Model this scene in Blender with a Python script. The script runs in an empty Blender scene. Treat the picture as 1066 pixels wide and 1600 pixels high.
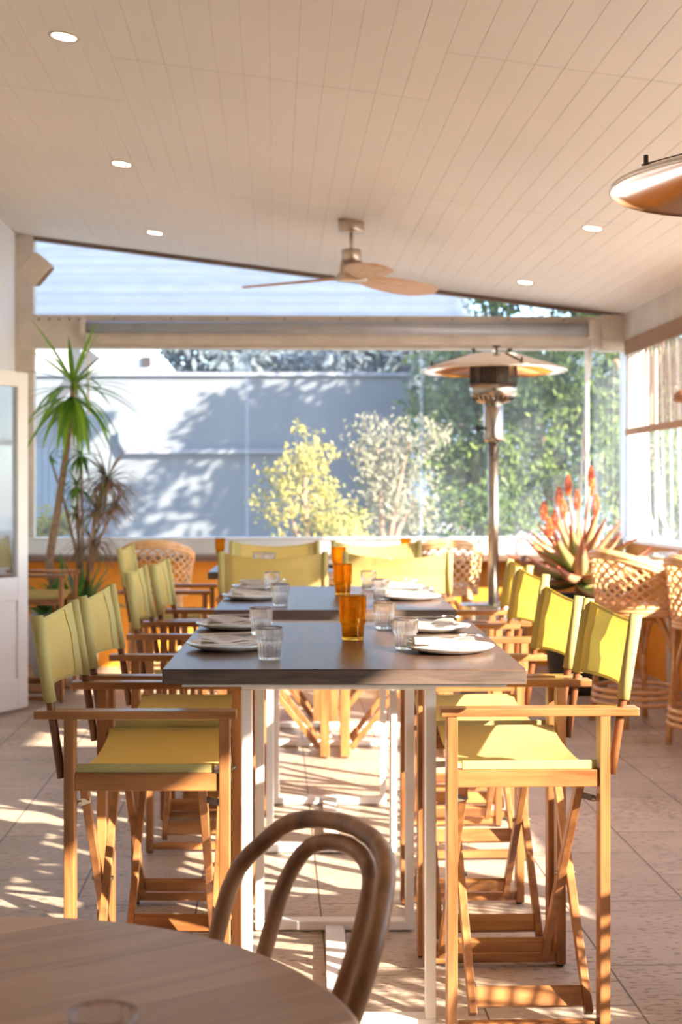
import bpy, bmesh, math, random
from mathutils import Vector, Matrix, Euler
random.seed(7)
PI = math.pi
C = bpy.context.scene.collection
scn = bpy.context.scene

# ------------------------------------------------------------------ camera
CAM_H = 1.313
F = 2222.0                       # focal length in pixels of the 1066x1600 frame (50 mm)
VX, VY = 495.0, 766.0            # where the view axis meets the frame (shift lens)
cam = bpy.data.cameras.new('camera'); camo = bpy.data.objects.new('camera', cam); C.objects.link(camo)
camo.location = (0, 0, CAM_H); camo.rotation_euler = (PI/2, 0, 0)
cam.sensor_width = 36; cam.sensor_height = 36; cam.sensor_fit = 'AUTO'; cam.lens = 50.0
cam.shift_x = (533-VX)/1600; cam.shift_y = -(800-VY)/1600
cam.clip_start = 0.05; cam.clip_end = 400
cam.dof.use_dof = True; cam.dof.focus_distance = 2.9; cam.dof.aperture_fstop = 5.6
scn.camera = camo

# ------------------------------------------------------------------ light
SUN_AZ = Vector((0.80, -0.60)).normalized(); SUN_TAN = 0.46
world = bpy.data.worlds.new('world'); scn.world = world; world.use_nodes = True
wn = world.node_tree.nodes; wl = world.node_tree.links
bg = wn['Background']
sky = wn.new('ShaderNodeTexSky'); sky.sky_type = 'NISHITA'; sky.sun_disc = False
sky.sun_elevation = math.radians(28); sky.sun_rotation = math.atan2(SUN_AZ.x, SUN_AZ.y)
sky.air_density = 1.0; sky.dust_density = 0.6; sky.ozone_density = 3.0
wl.new(sky.outputs[0], bg.inputs[0]); bg.inputs[1].default_value = 0.42
sl = bpy.data.lights.new('sun', 'SUN'); sun = bpy.data.objects.new('sun', sl); C.objects.link(sun)
sl.energy = 12.5; sl.angle = math.radians(0.6); sl.color = (1.0, 0.86, 0.68)
sun.rotation_euler = Vector((SUN_AZ.x, SUN_AZ.y, SUN_TAN)).to_track_quat('Z', 'Y').to_euler()
sun.location = (6, -5, 6)
vs = scn.view_settings
vs.view_transform = 'Standard'; vs.look = 'None'; vs.gamma = 1.0; vs.exposure = 0.95; vs.use_curve_mapping = False

# ------------------------------------------------------------------ helpers
TH = math.atan(65/2222.0)        # the building stands 1.7 degrees off the tables
def R2W(u, v, z=0.0):            # building coordinates -> world
    return Vector((u*math.cos(TH)-v*math.sin(TH), u*math.sin(TH)+v*math.cos(TH), z))
def ray(px, py): return Vector(((px-VX)/F, 1.0, (VY-py)/F))
def at(px, py, Y):
    d = ray(px, py); return Vector((d.x*Y, Y, CAM_H+d.z*Y))
def CZ(u): return 2.971-0.1278*u # ceiling height
def u_of(px, V):                 # building u where the view line px meets plane v=V
    t = (px-VX)/F; Y = V/(math.cos(TH)-math.sin(TH)*t); return t*Y*math.cos(TH)+Y*math.sin(TH)

class MB:
    def __init__(s): s.v = []; s.f = []; s.m = []; s.sm = []
    def add(s, vs_, fs, m=0, smooth=False):
        o = len(s.v); s.v += [tuple(p) for p in vs_]
        for f in fs: s.f.append(tuple(i+o for i in f)); s.m.append(m); s.sm.append(smooth)
    def box(s, x0, x1, y0, y1, z0, z1, m=0, M=None):
        p = [Vector((x, y, z)) for z in (z0, z1) for y in (y0, y1) for x in (x0, x1)]
        if M: p = [M @ q for q in p]
        s.add(p, [(0,2,3,1),(4,5,7,6),(0,1,5,4),(2,6,7,3),(0,4,6,2),(1,3,7,5)], m)
    def bar(s, a, b, w, t, side=Vector((0,0,1)), m=0):      # rectangular bar from a to b, w along 'side'
        a = Vector(a); b = Vector(b); d = (b-a).normalized(); side = Vector(side)
        n1 = (side-d*side.dot(d)).normalized(); n2 = d.cross(n1)
        p = [q+n1*w/2*i+n2*t/2*j for q in (a, b) for i, j in ((-1,-1),(1,-1),(1,1),(-1,1))]
        s.add(p, [(3,2,1,0),(4,5,6,7),(0,1,5,4),(1,2,6,5),(2,3,7,6),(3,0,4,7)], m)
    def tube(s, pts, r, n=8, m=0, closed=False, cap=True, flat=None):
        pts = [Vector(p) for p in pts]; k = len(pts)
        rr = r if isinstance(r, (list, tuple)) else [r]*k
        rings = []; prev = None
        for i, p in enumerate(pts):
            if closed: d = pts[(i+1) % k]-pts[i-1]
            else: d = pts[min(i+1, k-1)]-pts[max(i-1, 0)]
            d.normalize()
            if prev is None:
                a = Vector((0,0,1)) if abs(d.z) < 0.9 else Vector((1,0,0))
                n1 = (a-d*a.dot(d)).normalized()
            else:
                n1 = prev-d*prev.dot(d)
                n1 = n1.normalized() if n1.length > 1e-6 else d.orthogonal().normalized()
            prev = n1; n2 = d.cross(n1)
            fl = flat if flat else 1.0
            rings.append([p+(n1*math.cos(2*PI*j/n)*fl+n2*math.sin(2*PI*j/n))*rr[i] for j in range(n)])
        V = [q for g in rings for q in g]; Fc = []
        for i in range(k if closed else k-1):
            a = i*n; b = ((i+1) % k)*n
            for j in range(n): Fc.append((a+j, a+(j+1) % n, b+(j+1) % n, b+j))
        if cap and not closed:
            Fc.append(tuple(range(n))[::-1]); Fc.append(tuple((k-1)*n+j for j in range(n)))
        s.add(V, Fc, m, True)
    def lathe(s, prof, n=32, c=(0,0,0), m=0, rib=None, close=False):
        c = Vector(c); V = []; Fc = []
        for i, (r, z) in enumerate(prof):
            for j in range(n):
                a = 2*PI*j/n; q = r+(rib(i, a) if rib else 0.0)
                V.append(c+Vector((q*math.cos(a), q*math.sin(a), z)))
        k = len(prof)
        for i in range(k if close else k-1):
            i2 = (i+1) % k
            for j in range(n): Fc.append((i*n+j, i*n+(j+1) % n, i2*n+(j+1) % n, i2*n+j))
        s.add(V, Fc, m, True)
    def disc(s, r, z, n=32, c=(0,0,0), m=0, up=True):
        c = Vector(c); V = [c+Vector((r*math.cos(2*PI*j/n), r*math.sin(2*PI*j/n), z)) for j in range(n)]
        s.add(V, [tuple(range(n)) if up else tuple(range(n))[::-1]], m)
    def grid(s, P, m=0, smooth=True):                        # P[i][j] vectors
        a = len(P); b = len(P[0]); V = [q for row in P for q in row]
        s.add(V, [(i*b+j, i*b+j+1, (i+1)*b+j+1, (i+1)*b+j) for i in range(a-1) for j in range(b-1)], m, smooth)
    def poly(s, pts, y0, y1, m=0, ax='y'):                   # prism of an x-z outline between y0 and y1
        n = len(pts)
        V = [Vector((x, y0, z)) for x, z in pts]+[Vector((x, y1, z)) for x, z in pts]
        s.add(V, [tuple(range(n)), tuple(range(n, 2*n))[::-1]]+[(i, i+n, (i+1) % n+n, (i+1) % n) for i in range(n)], m)
    def build(s, name, mats, parent=None, bevel=0, seg=2):
        me = bpy.data.meshes.new(name); me.from_pydata(s.v, [], s.f)
        if not isinstance(mats, (list, tuple)): mats = [mats]
        for q in mats: me.materials.append(q)
        me.polygons.foreach_set('material_index', s.m); me.polygons.foreach_set('use_smooth', s.sm)
        bm = bmesh.new(); bm.from_mesh(me); bmesh.ops.recalc_face_normals(bm, faces=bm.faces[:]); bm.to_mesh(me); bm.free()
        me.update()
        o = bpy.data.objects.new(name, me); C.objects.link(o)
        if parent: o.parent = parent
        if bevel:
            b = o.modifiers.new('bevel', 'BEVEL'); b.width = bevel; b.segments = seg; b.limit_method = 'ANGLE'; b.angle_limit = 0.9
        return o
def tag(o, label, cat, group=None, kind=None):
    if label: o['label'] = label
    if cat: o['category'] = cat
    if group: o['group'] = group
    if kind: o['kind'] = kind
    return o
def thing(name, label, cat, loc=(0,0,0), rz=0, group=None):
    o = bpy.data.objects.new(name, None); C.objects.link(o); o.empty_display_size = 0.1
    o.location = loc; o.rotation_euler = (0, 0, rz); return tag(o, label, cat, group)
def copy_tree(o, parent=None):
    c = o.copy(); C.objects.link(c); c.parent = parent
    for ch in list(o.children): copy_tree(ch, c)
    return c
def struct(name, mb, mat, rot=True, bevel=0, label=None):
    o = mb.build(name, mat, None, bevel)
    if rot: o.rotation_euler = (0, 0, TH)
    o['kind'] = 'structure'
    if label: o['label'] = label
    return o

# ------------------------------------------------------------------ materials
def nmat(name):
    m = bpy.data.materials.new(name); m.use_nodes = True
    return m, m.node_tree.nodes, m.node_tree.links, m.node_tree.nodes['Principled BSDF']
def ramp(n, l, src, stops):
    r = n.new('ShaderNodeValToRGB'); e = r.color_ramp.elements
    e[0].position = stops[0][0]; e[0].color = (*stops[0][1], 1)
    e[1].position = stops[-1][0]; e[1].color = (*stops[-1][1], 1)
    for p, c in stops[1:-1]:
        q = e.new(p); q.color = (*c, 1)
    l.new(src, r.inputs[0]); return r
def coords(n, l, scale=(1,1,1), kind='Object', rot=(0,0,0), loc=(0,0,0)):
    t = n.new('ShaderNodeTexCoord'); mp = n.new('ShaderNodeMapping')
    mp.inputs['Scale'].default_value = scale; mp.inputs['Rotation'].default_value = rot; mp.inputs['Location'].default_value = loc
    l.new(t.outputs[kind], mp.inputs[0]); return mp.outputs[0]
def plain(name, col, rough=0.5, metal=0.0, var=0.08, sc=8.0, bump=0.0, spec=0.5):
    m, n, l, b = nmat(name)
    no = n.new('ShaderNodeTexNoise'); no.inputs['Scale'].default_value = sc; no.inputs['Detail'].default_value = 5
    l.new(coords(n, l), no.inputs[0])
    c0 = tuple(max(0, x*(1-var)) for x in col); c1 = tuple(min(1, x*(1+var)) for x in col)
    r = ramp(n, l, no.outputs[0], [(0.3, c0), (0.7, c1)]); l.new(r.outputs[0], b.inputs['Base Color'])
    b.inputs['Roughness'].default_value = rough; b.inputs['Metallic'].default_value = metal
    b.inputs['Specular IOR Level'].default_value = spec
    if bump:
        bp = n.new('ShaderNodeBump'); bp.inputs['Strength'].default_value = bump; bp.inputs['Distance'].default_value = 0.01
        l.new(no.outputs[0], bp.inputs['Height']); l.new(bp.outputs[0], b.inputs['Normal'])
    return m
def wood(name, dark, light, axis=(1,1,1), rough=0.4, sc=3.0, bump=0.05, coat=0.0):
    m, n, l, b = nmat(name)
    oi = n.new('ShaderNodeObjectInfo')
    v = coords(n, l, axis)
    ad = n.new('ShaderNodeVectorMath'); ad.operation = 'ADD'; l.new(v, ad.inputs[0])
    cx = n.new('ShaderNodeCombineXYZ'); ml = n.new('ShaderNodeMath'); ml.operation = 'MULTIPLY'; ml.inputs[1].default_value = 17.0
    l.new(oi.outputs['Random'], ml.inputs[0]); l.new(ml.outputs[0], cx.inputs[0]); l.new(ml.outputs[0], cx.inputs[1]); l.new(cx.outputs[0], ad.inputs[1])
    no = n.new('ShaderNodeTexNoise'); no.inputs['Scale'].default_value = sc; no.inputs['Detail'].default_value = 6; no.inputs['Distortion'].default_value = 0.4
    l.new(ad.outputs[0], no.inputs[0])
    r = ramp(n, l, no.outputs[0], [(0.30, dark), (0.5, tuple((a+c)/2 for a, c in zip(dark, light))), (0.70, light)])
    l.new(r.outputs[0], b.inputs['Base Color']); b.inputs['Roughness'].default_value = rough
    b.inputs['Coat Weight'].default_value = coat; b.inputs['Coat Roughness'].default_value = 0.2
    bp = n.new('ShaderNodeBump'); bp.inputs['Strength'].default_value = bump; bp.inputs['Distance'].default_value = 0.003
    l.new(no.outputs[0], bp.inputs['Height']); l.new(bp.outputs[0], b.inputs['Normal'])
    return m
def planks(name, dark, light, width, along='y', rough=0.35, rotz=0.0, length=3.0, joint=0.5, mixf=0.62):
    m, n, l, b = nmat(name)
    v = coords(n, l, rot=(0, 0, rotz+(PI/2 if along == 'y' else 0)))
    br = n.new('ShaderNodeTexBrick'); br.offset = 0.37; br.inputs['Scale'].default_value = 1.0
    br.inputs['Brick Width'].default_value = length; br.inputs['Row Height'].default_value = width; br.inputs['Mortar Size'].default_value = 0.0009
    br.inputs['Mortar Smooth'].default_value = 0.6
    br.inputs['Color1'].default_value = (0.15,)*3+(1,); br.inputs['Color2'].default_value = (0.85,)*3+(1,); br.inputs['Mortar'].default_value = (0.5,)*3+(1,)
    l.new(v, br.inputs[0])
    mp = n.new('ShaderNodeMapping'); mp.inputs['Scale'].default_value = (1.2, 16, 16); l.new(v, mp.inputs[0])
    no = n.new('ShaderNodeTexNoise'); no.inputs['Scale'].default_value = 2.2; no.inputs['Detail'].default_value = 8; no.inputs['Distortion'].default_value = 1.2
    l.new(mp.outputs[0], no.inputs[0])
    mx = n.new('ShaderNodeMix'); mx.data_type = 'RGBA'; mx.inputs[0].default_value = mixf
    l.new(br.outputs[0], mx.inputs[6]); l.new(no.outputs[1], mx.inputs[7])
    bw = n.new('ShaderNodeRGBToBW'); l.new(mx.outputs[2], bw.inputs[0])
    r = ramp(n, l, bw.outputs[0], [(0.30, dark), (0.68, light)])
    mj = n.new('ShaderNodeMix'); mj.data_type = 'RGBA'; mj.inputs[7].default_value = tuple(x*joint for x in dark)+(1,)
    l.new(br.outputs['Fac'], mj.inputs[0]); l.new(r.outputs[0], mj.inputs[6])
    l.new(mj.outputs[2], b.inputs['Base Color']); b.inputs['Roughness'].default_value = rough
    bp = n.new('ShaderNodeBump'); bp.inputs['Strength'].default_value = 0.08; bp.inputs['Distance'].default_value = 0.002
    l.new(no.outputs[0], bp.inputs['Height']); l.new(bp.outputs[0], b.inputs['Normal'])
    return m
def cloth(name, col, trans=0.5, sc=500.0, rough=0.9, tcol=None):
    m, n, l, b = nmat(name)
    no = n.new('ShaderNodeTexNoise'); no.inputs['Scale'].default_value = 6; no.inputs['Detail'].default_value = 4
    v = coords(n, l); l.new(v, no.inputs[0])
    r = ramp(n, l, no.outputs[0], [(0.3, tuple(x*0.9 for x in col)), (0.7, tuple(min(1, x*1.06) for x in col))])
    l.new(r.outputs[0], b.inputs['Base Color']); b.inputs['Roughness'].default_value = rough; b.inputs['Specular IOR Level'].default_value = 0.15
    tr = n.new('ShaderNodeBsdfTranslucent'); tr.inputs[0].default_value = (*(tcol or col), 1)
    mx = n.new('ShaderNodeMixShader'); mx.inputs[0].default_value = trans
    l.new(b.outputs[0], mx.inputs[1]); l.new(tr.outputs[0], mx.inputs[2]); l.new(mx.outputs[0], n['Material Output'].inputs[0])
    no2 = n.new('ShaderNodeTexNoise'); no2.inputs['Scale'].default_value = 9; no2.inputs['Detail'].default_value = 2; l.new(v, no2.inputs[0])
    bp = n.new('ShaderNodeBump'); bp.inputs['Strength'].default_value = 0.35; bp.inputs['Distance'].default_value = 0.02
    l.new(no2.outputs[0], bp.inputs['Height']); l.new(bp.outputs[0], b.inputs['Normal']); l.new(bp.outputs[0], tr.inputs['Normal'])
    return m
def leafmat(name, c0, c1, trans=0.35, rough=0.5):
    m, n, l, b = nmat(name)
    g = n.new('ShaderNodeNewGeometry')
    r = ramp(n, l, g.outputs['Random Per Island'], [(0.0, c0), (1.0, c1)])
    l.new(r.outputs[0], b.inputs['Base Color']); b.inputs['Roughness'].default_value = rough
    tr = n.new('ShaderNodeBsdfTranslucent'); l.new(r.outputs[0], tr.inputs[0])
    mx = n.new('ShaderNodeMixShader'); mx.inputs[0].default_value = trans
    l.new(b.outputs[0], mx.inputs[1]); l.new(tr.outputs[0], mx.inputs[2]); l.new(mx.outputs[0], n['Material Output'].inputs[0])
    return m
def film(name, haze=0.12, tint=(0.93, 0.96, 1.0), streak=0.0):
    m, n, l, b = nmat(name); n.remove(b)
    tp = n.new('ShaderNodeBsdfTransparent'); tp.inputs[0].default_value = (*tint, 1)
    df = n.new('ShaderNodeBsdfDiffuse'); df.inputs[0].default_value = (0.85, 0.9, 0.97, 1)
    tl = n.new('ShaderNodeBsdfTranslucent'); tl.inputs[0].default_value = (0.85, 0.9, 0.97, 1)
    m1 = n.new('ShaderNodeMixShader'); m1.inputs[0].default_value = 0.5
    l.new(df.outputs[0], m1.inputs[1]); l.new(tl.outputs[0], m1.inputs[2])
    m2 = n.new('ShaderNodeMixShader'); l.new(tp.outputs[0], m2.inputs[1]); l.new(m1.outputs[0], m2.inputs[2])
    no = n.new('ShaderNodeTexNoise'); no.inputs['Scale'].default_value = 1.5; no.inputs['Detail'].default_value = 4
    l.new(coords(n, l, (1.5, 1.5, 0.5)), no.inputs[0])
    mr = n.new('ShaderNodeMapRange'); mr.inputs[1].default_value = 0.3; mr.inputs[2].default_value = 0.7
    mr.inputs[3].default_value = haze*0.6; mr.inputs[4].default_value = haze*1.5
    l.new(no.outputs[0], mr.inputs[0]); l.new(mr.outputs[0], m2.inputs[0])
    l.new(m2.outputs[0], n['Material Output'].inputs[0]); return m
def glass(name, col=(1,1,1), clear=0.55, tcol=None, rough=0.0):
    m, n, l, b = nmat(name); n.remove(b)
    g = n.new('ShaderNodeBsdfGlass'); g.inputs['Color'].default_value = (*col, 1); g.inputs['IOR'].default_value = 1.45; g.inputs['Roughness'].default_value = rough
    t = n.new('ShaderNodeBsdfTransparent'); t.inputs[0].default_value = (*(tcol or col), 1)
    mx = n.new('ShaderNodeMixShader'); mx.inputs[0].default_value = clear
    l.new(g.outputs[0], mx.inputs[1]); l.new(t.outputs[0], mx.inputs[2]); l.new(mx.outputs[0], n['Material Output'].inputs[0]); return m
def emit(name, col, st):
    m, n, l, b = nmat(name); b.inputs['Emission Color'].default_value = (*col, 1); b.inputs['Emission Strength'].default_value = st
    b.inputs['Base Color'].default_value = (*col, 1); return m
def floor_mat():
    m, n, l, b = nmat('travertine tiles')
    tc = n.new('ShaderNodeTexCoord'); sp = n.new('ShaderNodeSeparateXYZ'); l.new(tc.outputs['Object'], sp.inputs[0])
    ax = n.new('ShaderNodeMath'); ax.operation = 'ADD'; ax.inputs[1].default_value = 20*0.61-4.21; l.new(sp.outputs[1], ax.inputs[0])
    ay = n.new('ShaderNodeMath'); ay.operation = 'ADD'; ay.inputs[1].default_value = 20*0.389-0.142; l.new(sp.outputs[0], ay.inputs[0])
    cb = n.new('ShaderNodeCombineXYZ'); l.new(ax.outputs[0], cb.inputs[0]); l.new(ay.outputs[0], cb.inputs[1])
    br = n.new('ShaderNodeTexBrick'); br.offset = 0.5; br.inputs['Scale'].default_value = 1
    br.inputs['Brick Width'].default_value = 0.61; br.inputs['Row Height'].default_value = 0.389
    br.inputs['Mortar Size'].default_value = 0.0034; br.inputs['Mortar Smooth'].default_value = 0.3
    br.inputs['Color1'].default_value = (0.50, 0.405, 0.325, 1); br.inputs['Color2'].default_value = (0.60, 0.50, 0.41, 1)
    br.inputs['Mortar'].default_value = (0.10, 0.07, 0.055, 1); l.new(cb.outputs[0], br.inputs[0])
    n1 = n.new('ShaderNodeTexNoise'); n1.inputs['Scale'].default_value = 3; n1.inputs['Detail'].default_value = 8; n1.inputs['Roughness'].default_value = 0.65
    mp = n.new('ShaderNodeMapping'); mp.inputs['Scale'].default_value = (0.7, 1.6, 1); l.new(tc.outputs['Object'], mp.inputs[0]); l.new(mp.outputs[0], n1.inputs[0])
    r1 = ramp(n, l, n1.outputs[0], [(0.3, (0.80, 0.76, 0.72)), (0.7, (1.08, 1.06, 1.04))])
    mm = n.new('ShaderNodeMix'); mm.data_type = 'RGBA'; mm.blend_type = 'MULTIPLY'; mm.inputs[0].default_value = 1
    l.new(br.outputs[0], mm.inputs[6]); l.new(r1.outputs[0], mm.inputs[7])
    n2 = n.new('ShaderNodeTexNoise'); n2.inputs['Scale'].default_value = 26; n2.inputs['Detail'].default_value = 3
    mp2 = n.new('ShaderNodeMapping'); mp2.inputs['Scale'].default_value = (1.0, 3.2, 1); l.new(tc.outputs['Object'], mp2.inputs[0]); l.new(mp2.outputs[0], n2.inputs[0])
    n3 = n.new('ShaderNodeTexNoise'); n3.inputs['Scale'].default_value = 2.2; l.new(tc.outputs['Object'], n3.inputs[0])
    ad = n.new('ShaderNodeMath'); ad.operation = 'MULTIPLY_ADD'; ad.inputs[1].default_value = 0.35; l.new(n3.outputs[0], ad.inputs[0]); l.new(n2.outputs[0], ad.inputs[2])
    r2 = ramp(n, l, ad.outputs[0], [(0.75, (0, 0, 0)), (0.82, (1, 1, 1))])
    mx = n.new('ShaderNodeMix'); mx.data_type = 'RGBA'; mx.inputs[7].default_value = (0.17, 0.125, 0.095, 1)
    sc_ = n.new('ShaderNodeMath'); sc_.operation = 'MULTIPLY'; sc_.inputs[1].default_value = 0.8; l.new(r2.outputs[0], sc_.inputs[0])
    l.new(sc_.outputs[0], mx.inputs[0]); l.new(mm.outputs[2], mx.inputs[6]); l.new(mx.outputs[2], b.inputs['Base Color'])
    b.inputs['Roughness'].default_value = 0.42
    bp = n.new('ShaderNodeBump'); bp.inputs['Strength'].default_value = 0.3; bp.inputs['Distance'].default_value = 0.004; bp.invert = True
    l.new(r2.outputs[0], bp.inputs['Height']); l.new(bp.outputs[0], b.inputs['Normal'])
    return m

M = {}
M['floor'] = floor_mat()
M['ceiling'] = plain('cream painted boards', (0.80, 0.735, 0.65), 0.55, var=0.02, sc=1.5)
M['joint'] = plain('board joint', (0.50, 0.42, 0.33), 0.8, var=0.05)
M['wall'] = plain('off white render', (0.82, 0.79, 0.76), 0.8, var=0.03, sc=2, bump=0.05)
M['cream'] = plain('weathered cream paint', (0.66, 0.58, 0.49), 0.65, var=0.10, sc=5, bump=0.1)
M['white'] = plain('white gloss paint', (0.85, 0.83, 0.80), 0.4, var=0.03, sc=3)
M['orange'] = plain('orange painted plaster', (0.80, 0.33, 0.03), 0.6, var=0.08, sc=3)
M['ledge'] = wood('dark timber ledge', (0.13, 0.075, 0.05), (0.25, 0.16, 0.11), (1, 12, 12), 0.35)
M['teak'] = wood('oiled teak', (0.20, 0.070, 0.021), (0.46, 0.205, 0.072), (9, 9, 1.2), 0.38, 3.0, coat=0.15)
M['teakx'] = wood('oiled teak lengthwise', (0.20, 0.070, 0.021), (0.46, 0.205, 0.072), (1.2, 9, 9), 0.36, 3.0, coat=0.15)
M['dowel'] = wood('dark dowel', (0.13, 0.042, 0.015), (0.26, 0.10, 0.035), (9, 9, 1.2), 0.35)
M['canvas'] = cloth('yellow green canvas', (0.62, 0.50, 0.20), 0.34, tcol=(0.88, 0.62, 0.09))
M['hem'] = cloth('hemmed canvas', (0.55, 0.46, 0.18), 0.12, tcol=(0.75, 0.58, 0.06))
M['slab'] = planks('dark walnut planks', (0.055, 0.026, 0.016), (0.145, 0.075, 0.045), 0.145, 'y', 0.30)
M['endgrain'] = wood('slab end grain', (0.055, 0.036, 0.028), (0.15, 0.10, 0.075), (2, 2, 22), 0.6)
M['round'] = planks('washed oak planks', (0.36, 0.185, 0.10), (0.76, 0.45, 0.27), 0.16, 'x', 0.30, rotz=math.radians(-32), joint=0.8, mixf=0.5)
M['rim'] = wood('oak rim', (0.32, 0.19, 0.11), (0.45, 0.29, 0.18), (2, 2, 2), 0.4)
M['steel_white'] = plain('white powder coated steel', (0.84, 0.83, 0.81), 0.35, var=0.03)
M['steel'] = plain('brushed stainless', (0.46, 0.42, 0.37), 0.26, 1.0, var=0.06, sc=20)
M['mirror'] = plain('polished reflector', (0.86, 0.80, 0.74), 0.16, 1.0, var=0.03, sc=3)
M['dark_metal'] = plain('dark mesh metal', (0.10, 0.075, 0.06), 0.5, 0.8)
M['black'] = plain('black rubber', (0.02, 0.02, 0.02), 0.6)
M['brass'] = plain('aged bolt metal', (0.30, 0.25, 0.19), 0.35, 0.9)
M['nickel'] = plain('brushed nickel', (0.60, 0.50, 0.40), 0.3, 0.9)
M['blade'] = wood('light oak blade', (0.52, 0.27, 0.12), (0.72, 0.43, 0.22), (2, 14, 2), 0.4)
M['rattan'] = wood('honey rattan', (0.66, 0.33, 0.12), (0.88, 0.56, 0.29), (6, 6, 6), 0.38)
M['bent'] = wood('steam bent beech', (0.25, 0.105, 0.038), (0.58, 0.27, 0.11), (5, 5, 1.5), 0.42, 6.0)
M['china'] = plain('glazed off white china', (0.84, 0.82, 0.78), 0.16, var=0.01)
M['napkin'] = cloth('linen napkin', (0.80, 0.71, 0.64), 0.15, tcol=(0.8, 0.7, 0.6))
M['cutlery'] = plain('polished cutlery', (0.75, 0.73, 0.70), 0.18, 1.0, var=0.02)
M['glass'] = glass('clear tumbler glass', (1, 1, 1), 0.3, (1, 1, 1))
M['amber'] = glass('amber tumbler glass', (0.93, 0.70, 0.28), 0.35, (0.90, 0.66, 0.27))
M['film'] = film('clear plastic curtain', 0.10)
M['film2'] = film('folded clear plastic', 0.15)
M['pane'] = glass('door pane', (0.9, 0.95, 1), 0.6, (0.8, 0.85, 0.9))
M['blind'] = cloth('woven cane blind', (0.40, 0.27, 0.19), 0.3, tcol=(0.6, 0.42, 0.3))
M['roller'] = plain('grey roller tube', (0.42, 0.42, 0.42), 0.4, 0.3)
M['pot_white'] = plain('white glazed pot', (0.72, 0.70, 0.68), 0.5, var=0.06)
M['pot_dark'] = plain('charcoal pot', (0.055, 0.05, 0.048), 0.6, var=0.2)
M['soil'] = plain('soil', (0.06, 0.04, 0.025), 0.95, var=0.4, sc=30)
M['bark'] = plain('pale cane bark', (0.30, 0.19, 0.12), 0.8, var=0.3, sc=30, bump=0.4)
M['yucca'] = leafmat('yucca leaves', (0.10, 0.25, 0.02), (0.30, 0.50, 0.05), 0.4, 0.35)
M['draca'] = leafmat('red edged dracaena leaves', (0.16, 0.20, 0.08), (0.40, 0.20, 0.16), 0.3, 0.4)
M['broad'] = leafmat('broad green leaves', (0.05, 0.15, 0.03), (0.16, 0.34, 0.05), 0.4, 0.35)

# ------------------------------------------------------------------ the building
mb = MB(); mb.box(-2.1, 3.0, -3.5, 10.8, -0.12, 0.0); struct('floor', mb, M['floor'])
# boarded ceiling: shallow V grooves run away from the camera every 0.1063 m
mb = MB(); prof = []; u = -0.02-0.1063*19
while u < 2.98:
    g = 0.0028
    prof += [(u-g, 0.0), (u, 0.0026), (u+g, 0.0)]; u += 0.1063
prof = [(-2.15, 0)]+[p for p in prof if -2.14 < p[0] < 2.97]+[(2.98, 0)]
V0, V1 = -3.5, 10.75
mb.grid([[Vector((a, v, CZ(a)+d)) for a, d in prof] for v in (V0, V1)], 0, False)
mb.grid([[Vector((a, v, CZ(a)+0.12)) for a in (-2.15, 2.98)] for v in (V0, V1)], 0, False)
for v in (V0, V1): mb.grid([[Vector((a, v, CZ(a)+h)) for a in (-2.15, 2.98)] for h in (0.0, 0.12)], 0, False)
for a in (-2.15, 2.98): mb.grid([[Vector((a, v, CZ(a)+h)) for v in (V0, V1)] for h in (0.0, 0.12)], 0, False)
for a0, a1, v in ((-0.66, 0.616, 5.74), (0.616, 1.9, 5.11), (-1.93, -0.66, 6.4), (-0.66, 0.616, 8.18), (0.616, 1.9, 7.55), (1.9, 2.7, 6.2), (-1.93, -0.66, 3.96)):
    mb.grid([[Vector((a, v+dv, CZ(a)-0.0006)) for a in (a0, a1)] for dv in (-0.002, 0.002)], 1, False)
struct('ceiling', mb, [M['ceiling'], M['joint']])
mb = MB(); mb.poly([(-2.06, 0), (-1.925, 0), (-1.925, CZ(-1.925)), (-2.06, CZ(-2.06))], -3.5, 10.75)
struct('wall_left', mb, M['wall'])
mb = MB(); mb.poly([(-2.06, 0), (2.8, 0), (2.8, CZ(2.8)), (-2.06, CZ(-2.06))], -3.6, -3.5); struct('wall_front_blocker', mb, plain('dark light blocking wall', (0.20, 0.135, 0.09), 0.6))  # unseen wall added behind the camera, coloured dark to cut the front fill
VW = 10.62
# low wall, sill board, ledge
mb = MB(); mb.box(-1.925, 2.62, VW, VW+0.13, 0, 0.838); struct('wall_back', mb, M['orange'])
mb = MB(); mb.box(-1.925, 2.62, VW+0.005, VW+0.13, 0.838, 0.955); mb.box(-1.925, 2.62, VW-0.015, VW+0.15, 0.945, 0.962)
struct('trim_1', mb, M['white'], bevel=0.003, label='white sill board under the big back window')
mb = MB(); mb.box(-1.92, 2.6, 10.33, VW-0.001, 0.795, 0.838); struct('trim_2', mb, M['ledge'], bevel=0.003, label='dark timber bar ledge along the orange wall')
mb = MB(); mb.box(-1.925, -1.795, VW-0.02, VW+0.12, 0.962, CZ(-1.85)); mb.box(-1.8, -1.79, VW-0.01, VW+0.03, 0.962, 2.371)
struct('trim_3', mb, M['cream'], label='cream corner post at the left of the back window')
mb = MB(); mb.box(-1.795, 2.62, VW-0.01, VW+0.12, 2.371, 2.616)
for k in range(5): mb.lathe([(0.0, 0.004), (0.008, 0.002), (0.01, 0.0)], 10, (0, 0, 0), 1) if False else mb.box(-1.76+k*0.075, -1.745+k*0.075, VW-0.014, VW-0.01, 2.575, 2.59, 1)
for k in range(9): mb.box(-1.2+k*0.42, -1.188+k*0.42, VW-0.013, VW-0.01, 2.585, 2.597, 1)
struct('trim_4', mb, [M['cream'], M['dark_metal']], bevel=0.002, label='cream timber beam with screw heads across the back window')
mb = MB(); mb.grid([[Vector((a, VW+dv, CZ(a)-h)) for a in (-1.79, 2.62)] for dv, h in ((0, 0.003), (0, 0.03), (0.05, 0.03), (0.05, 0.003))], 0, False)
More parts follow.
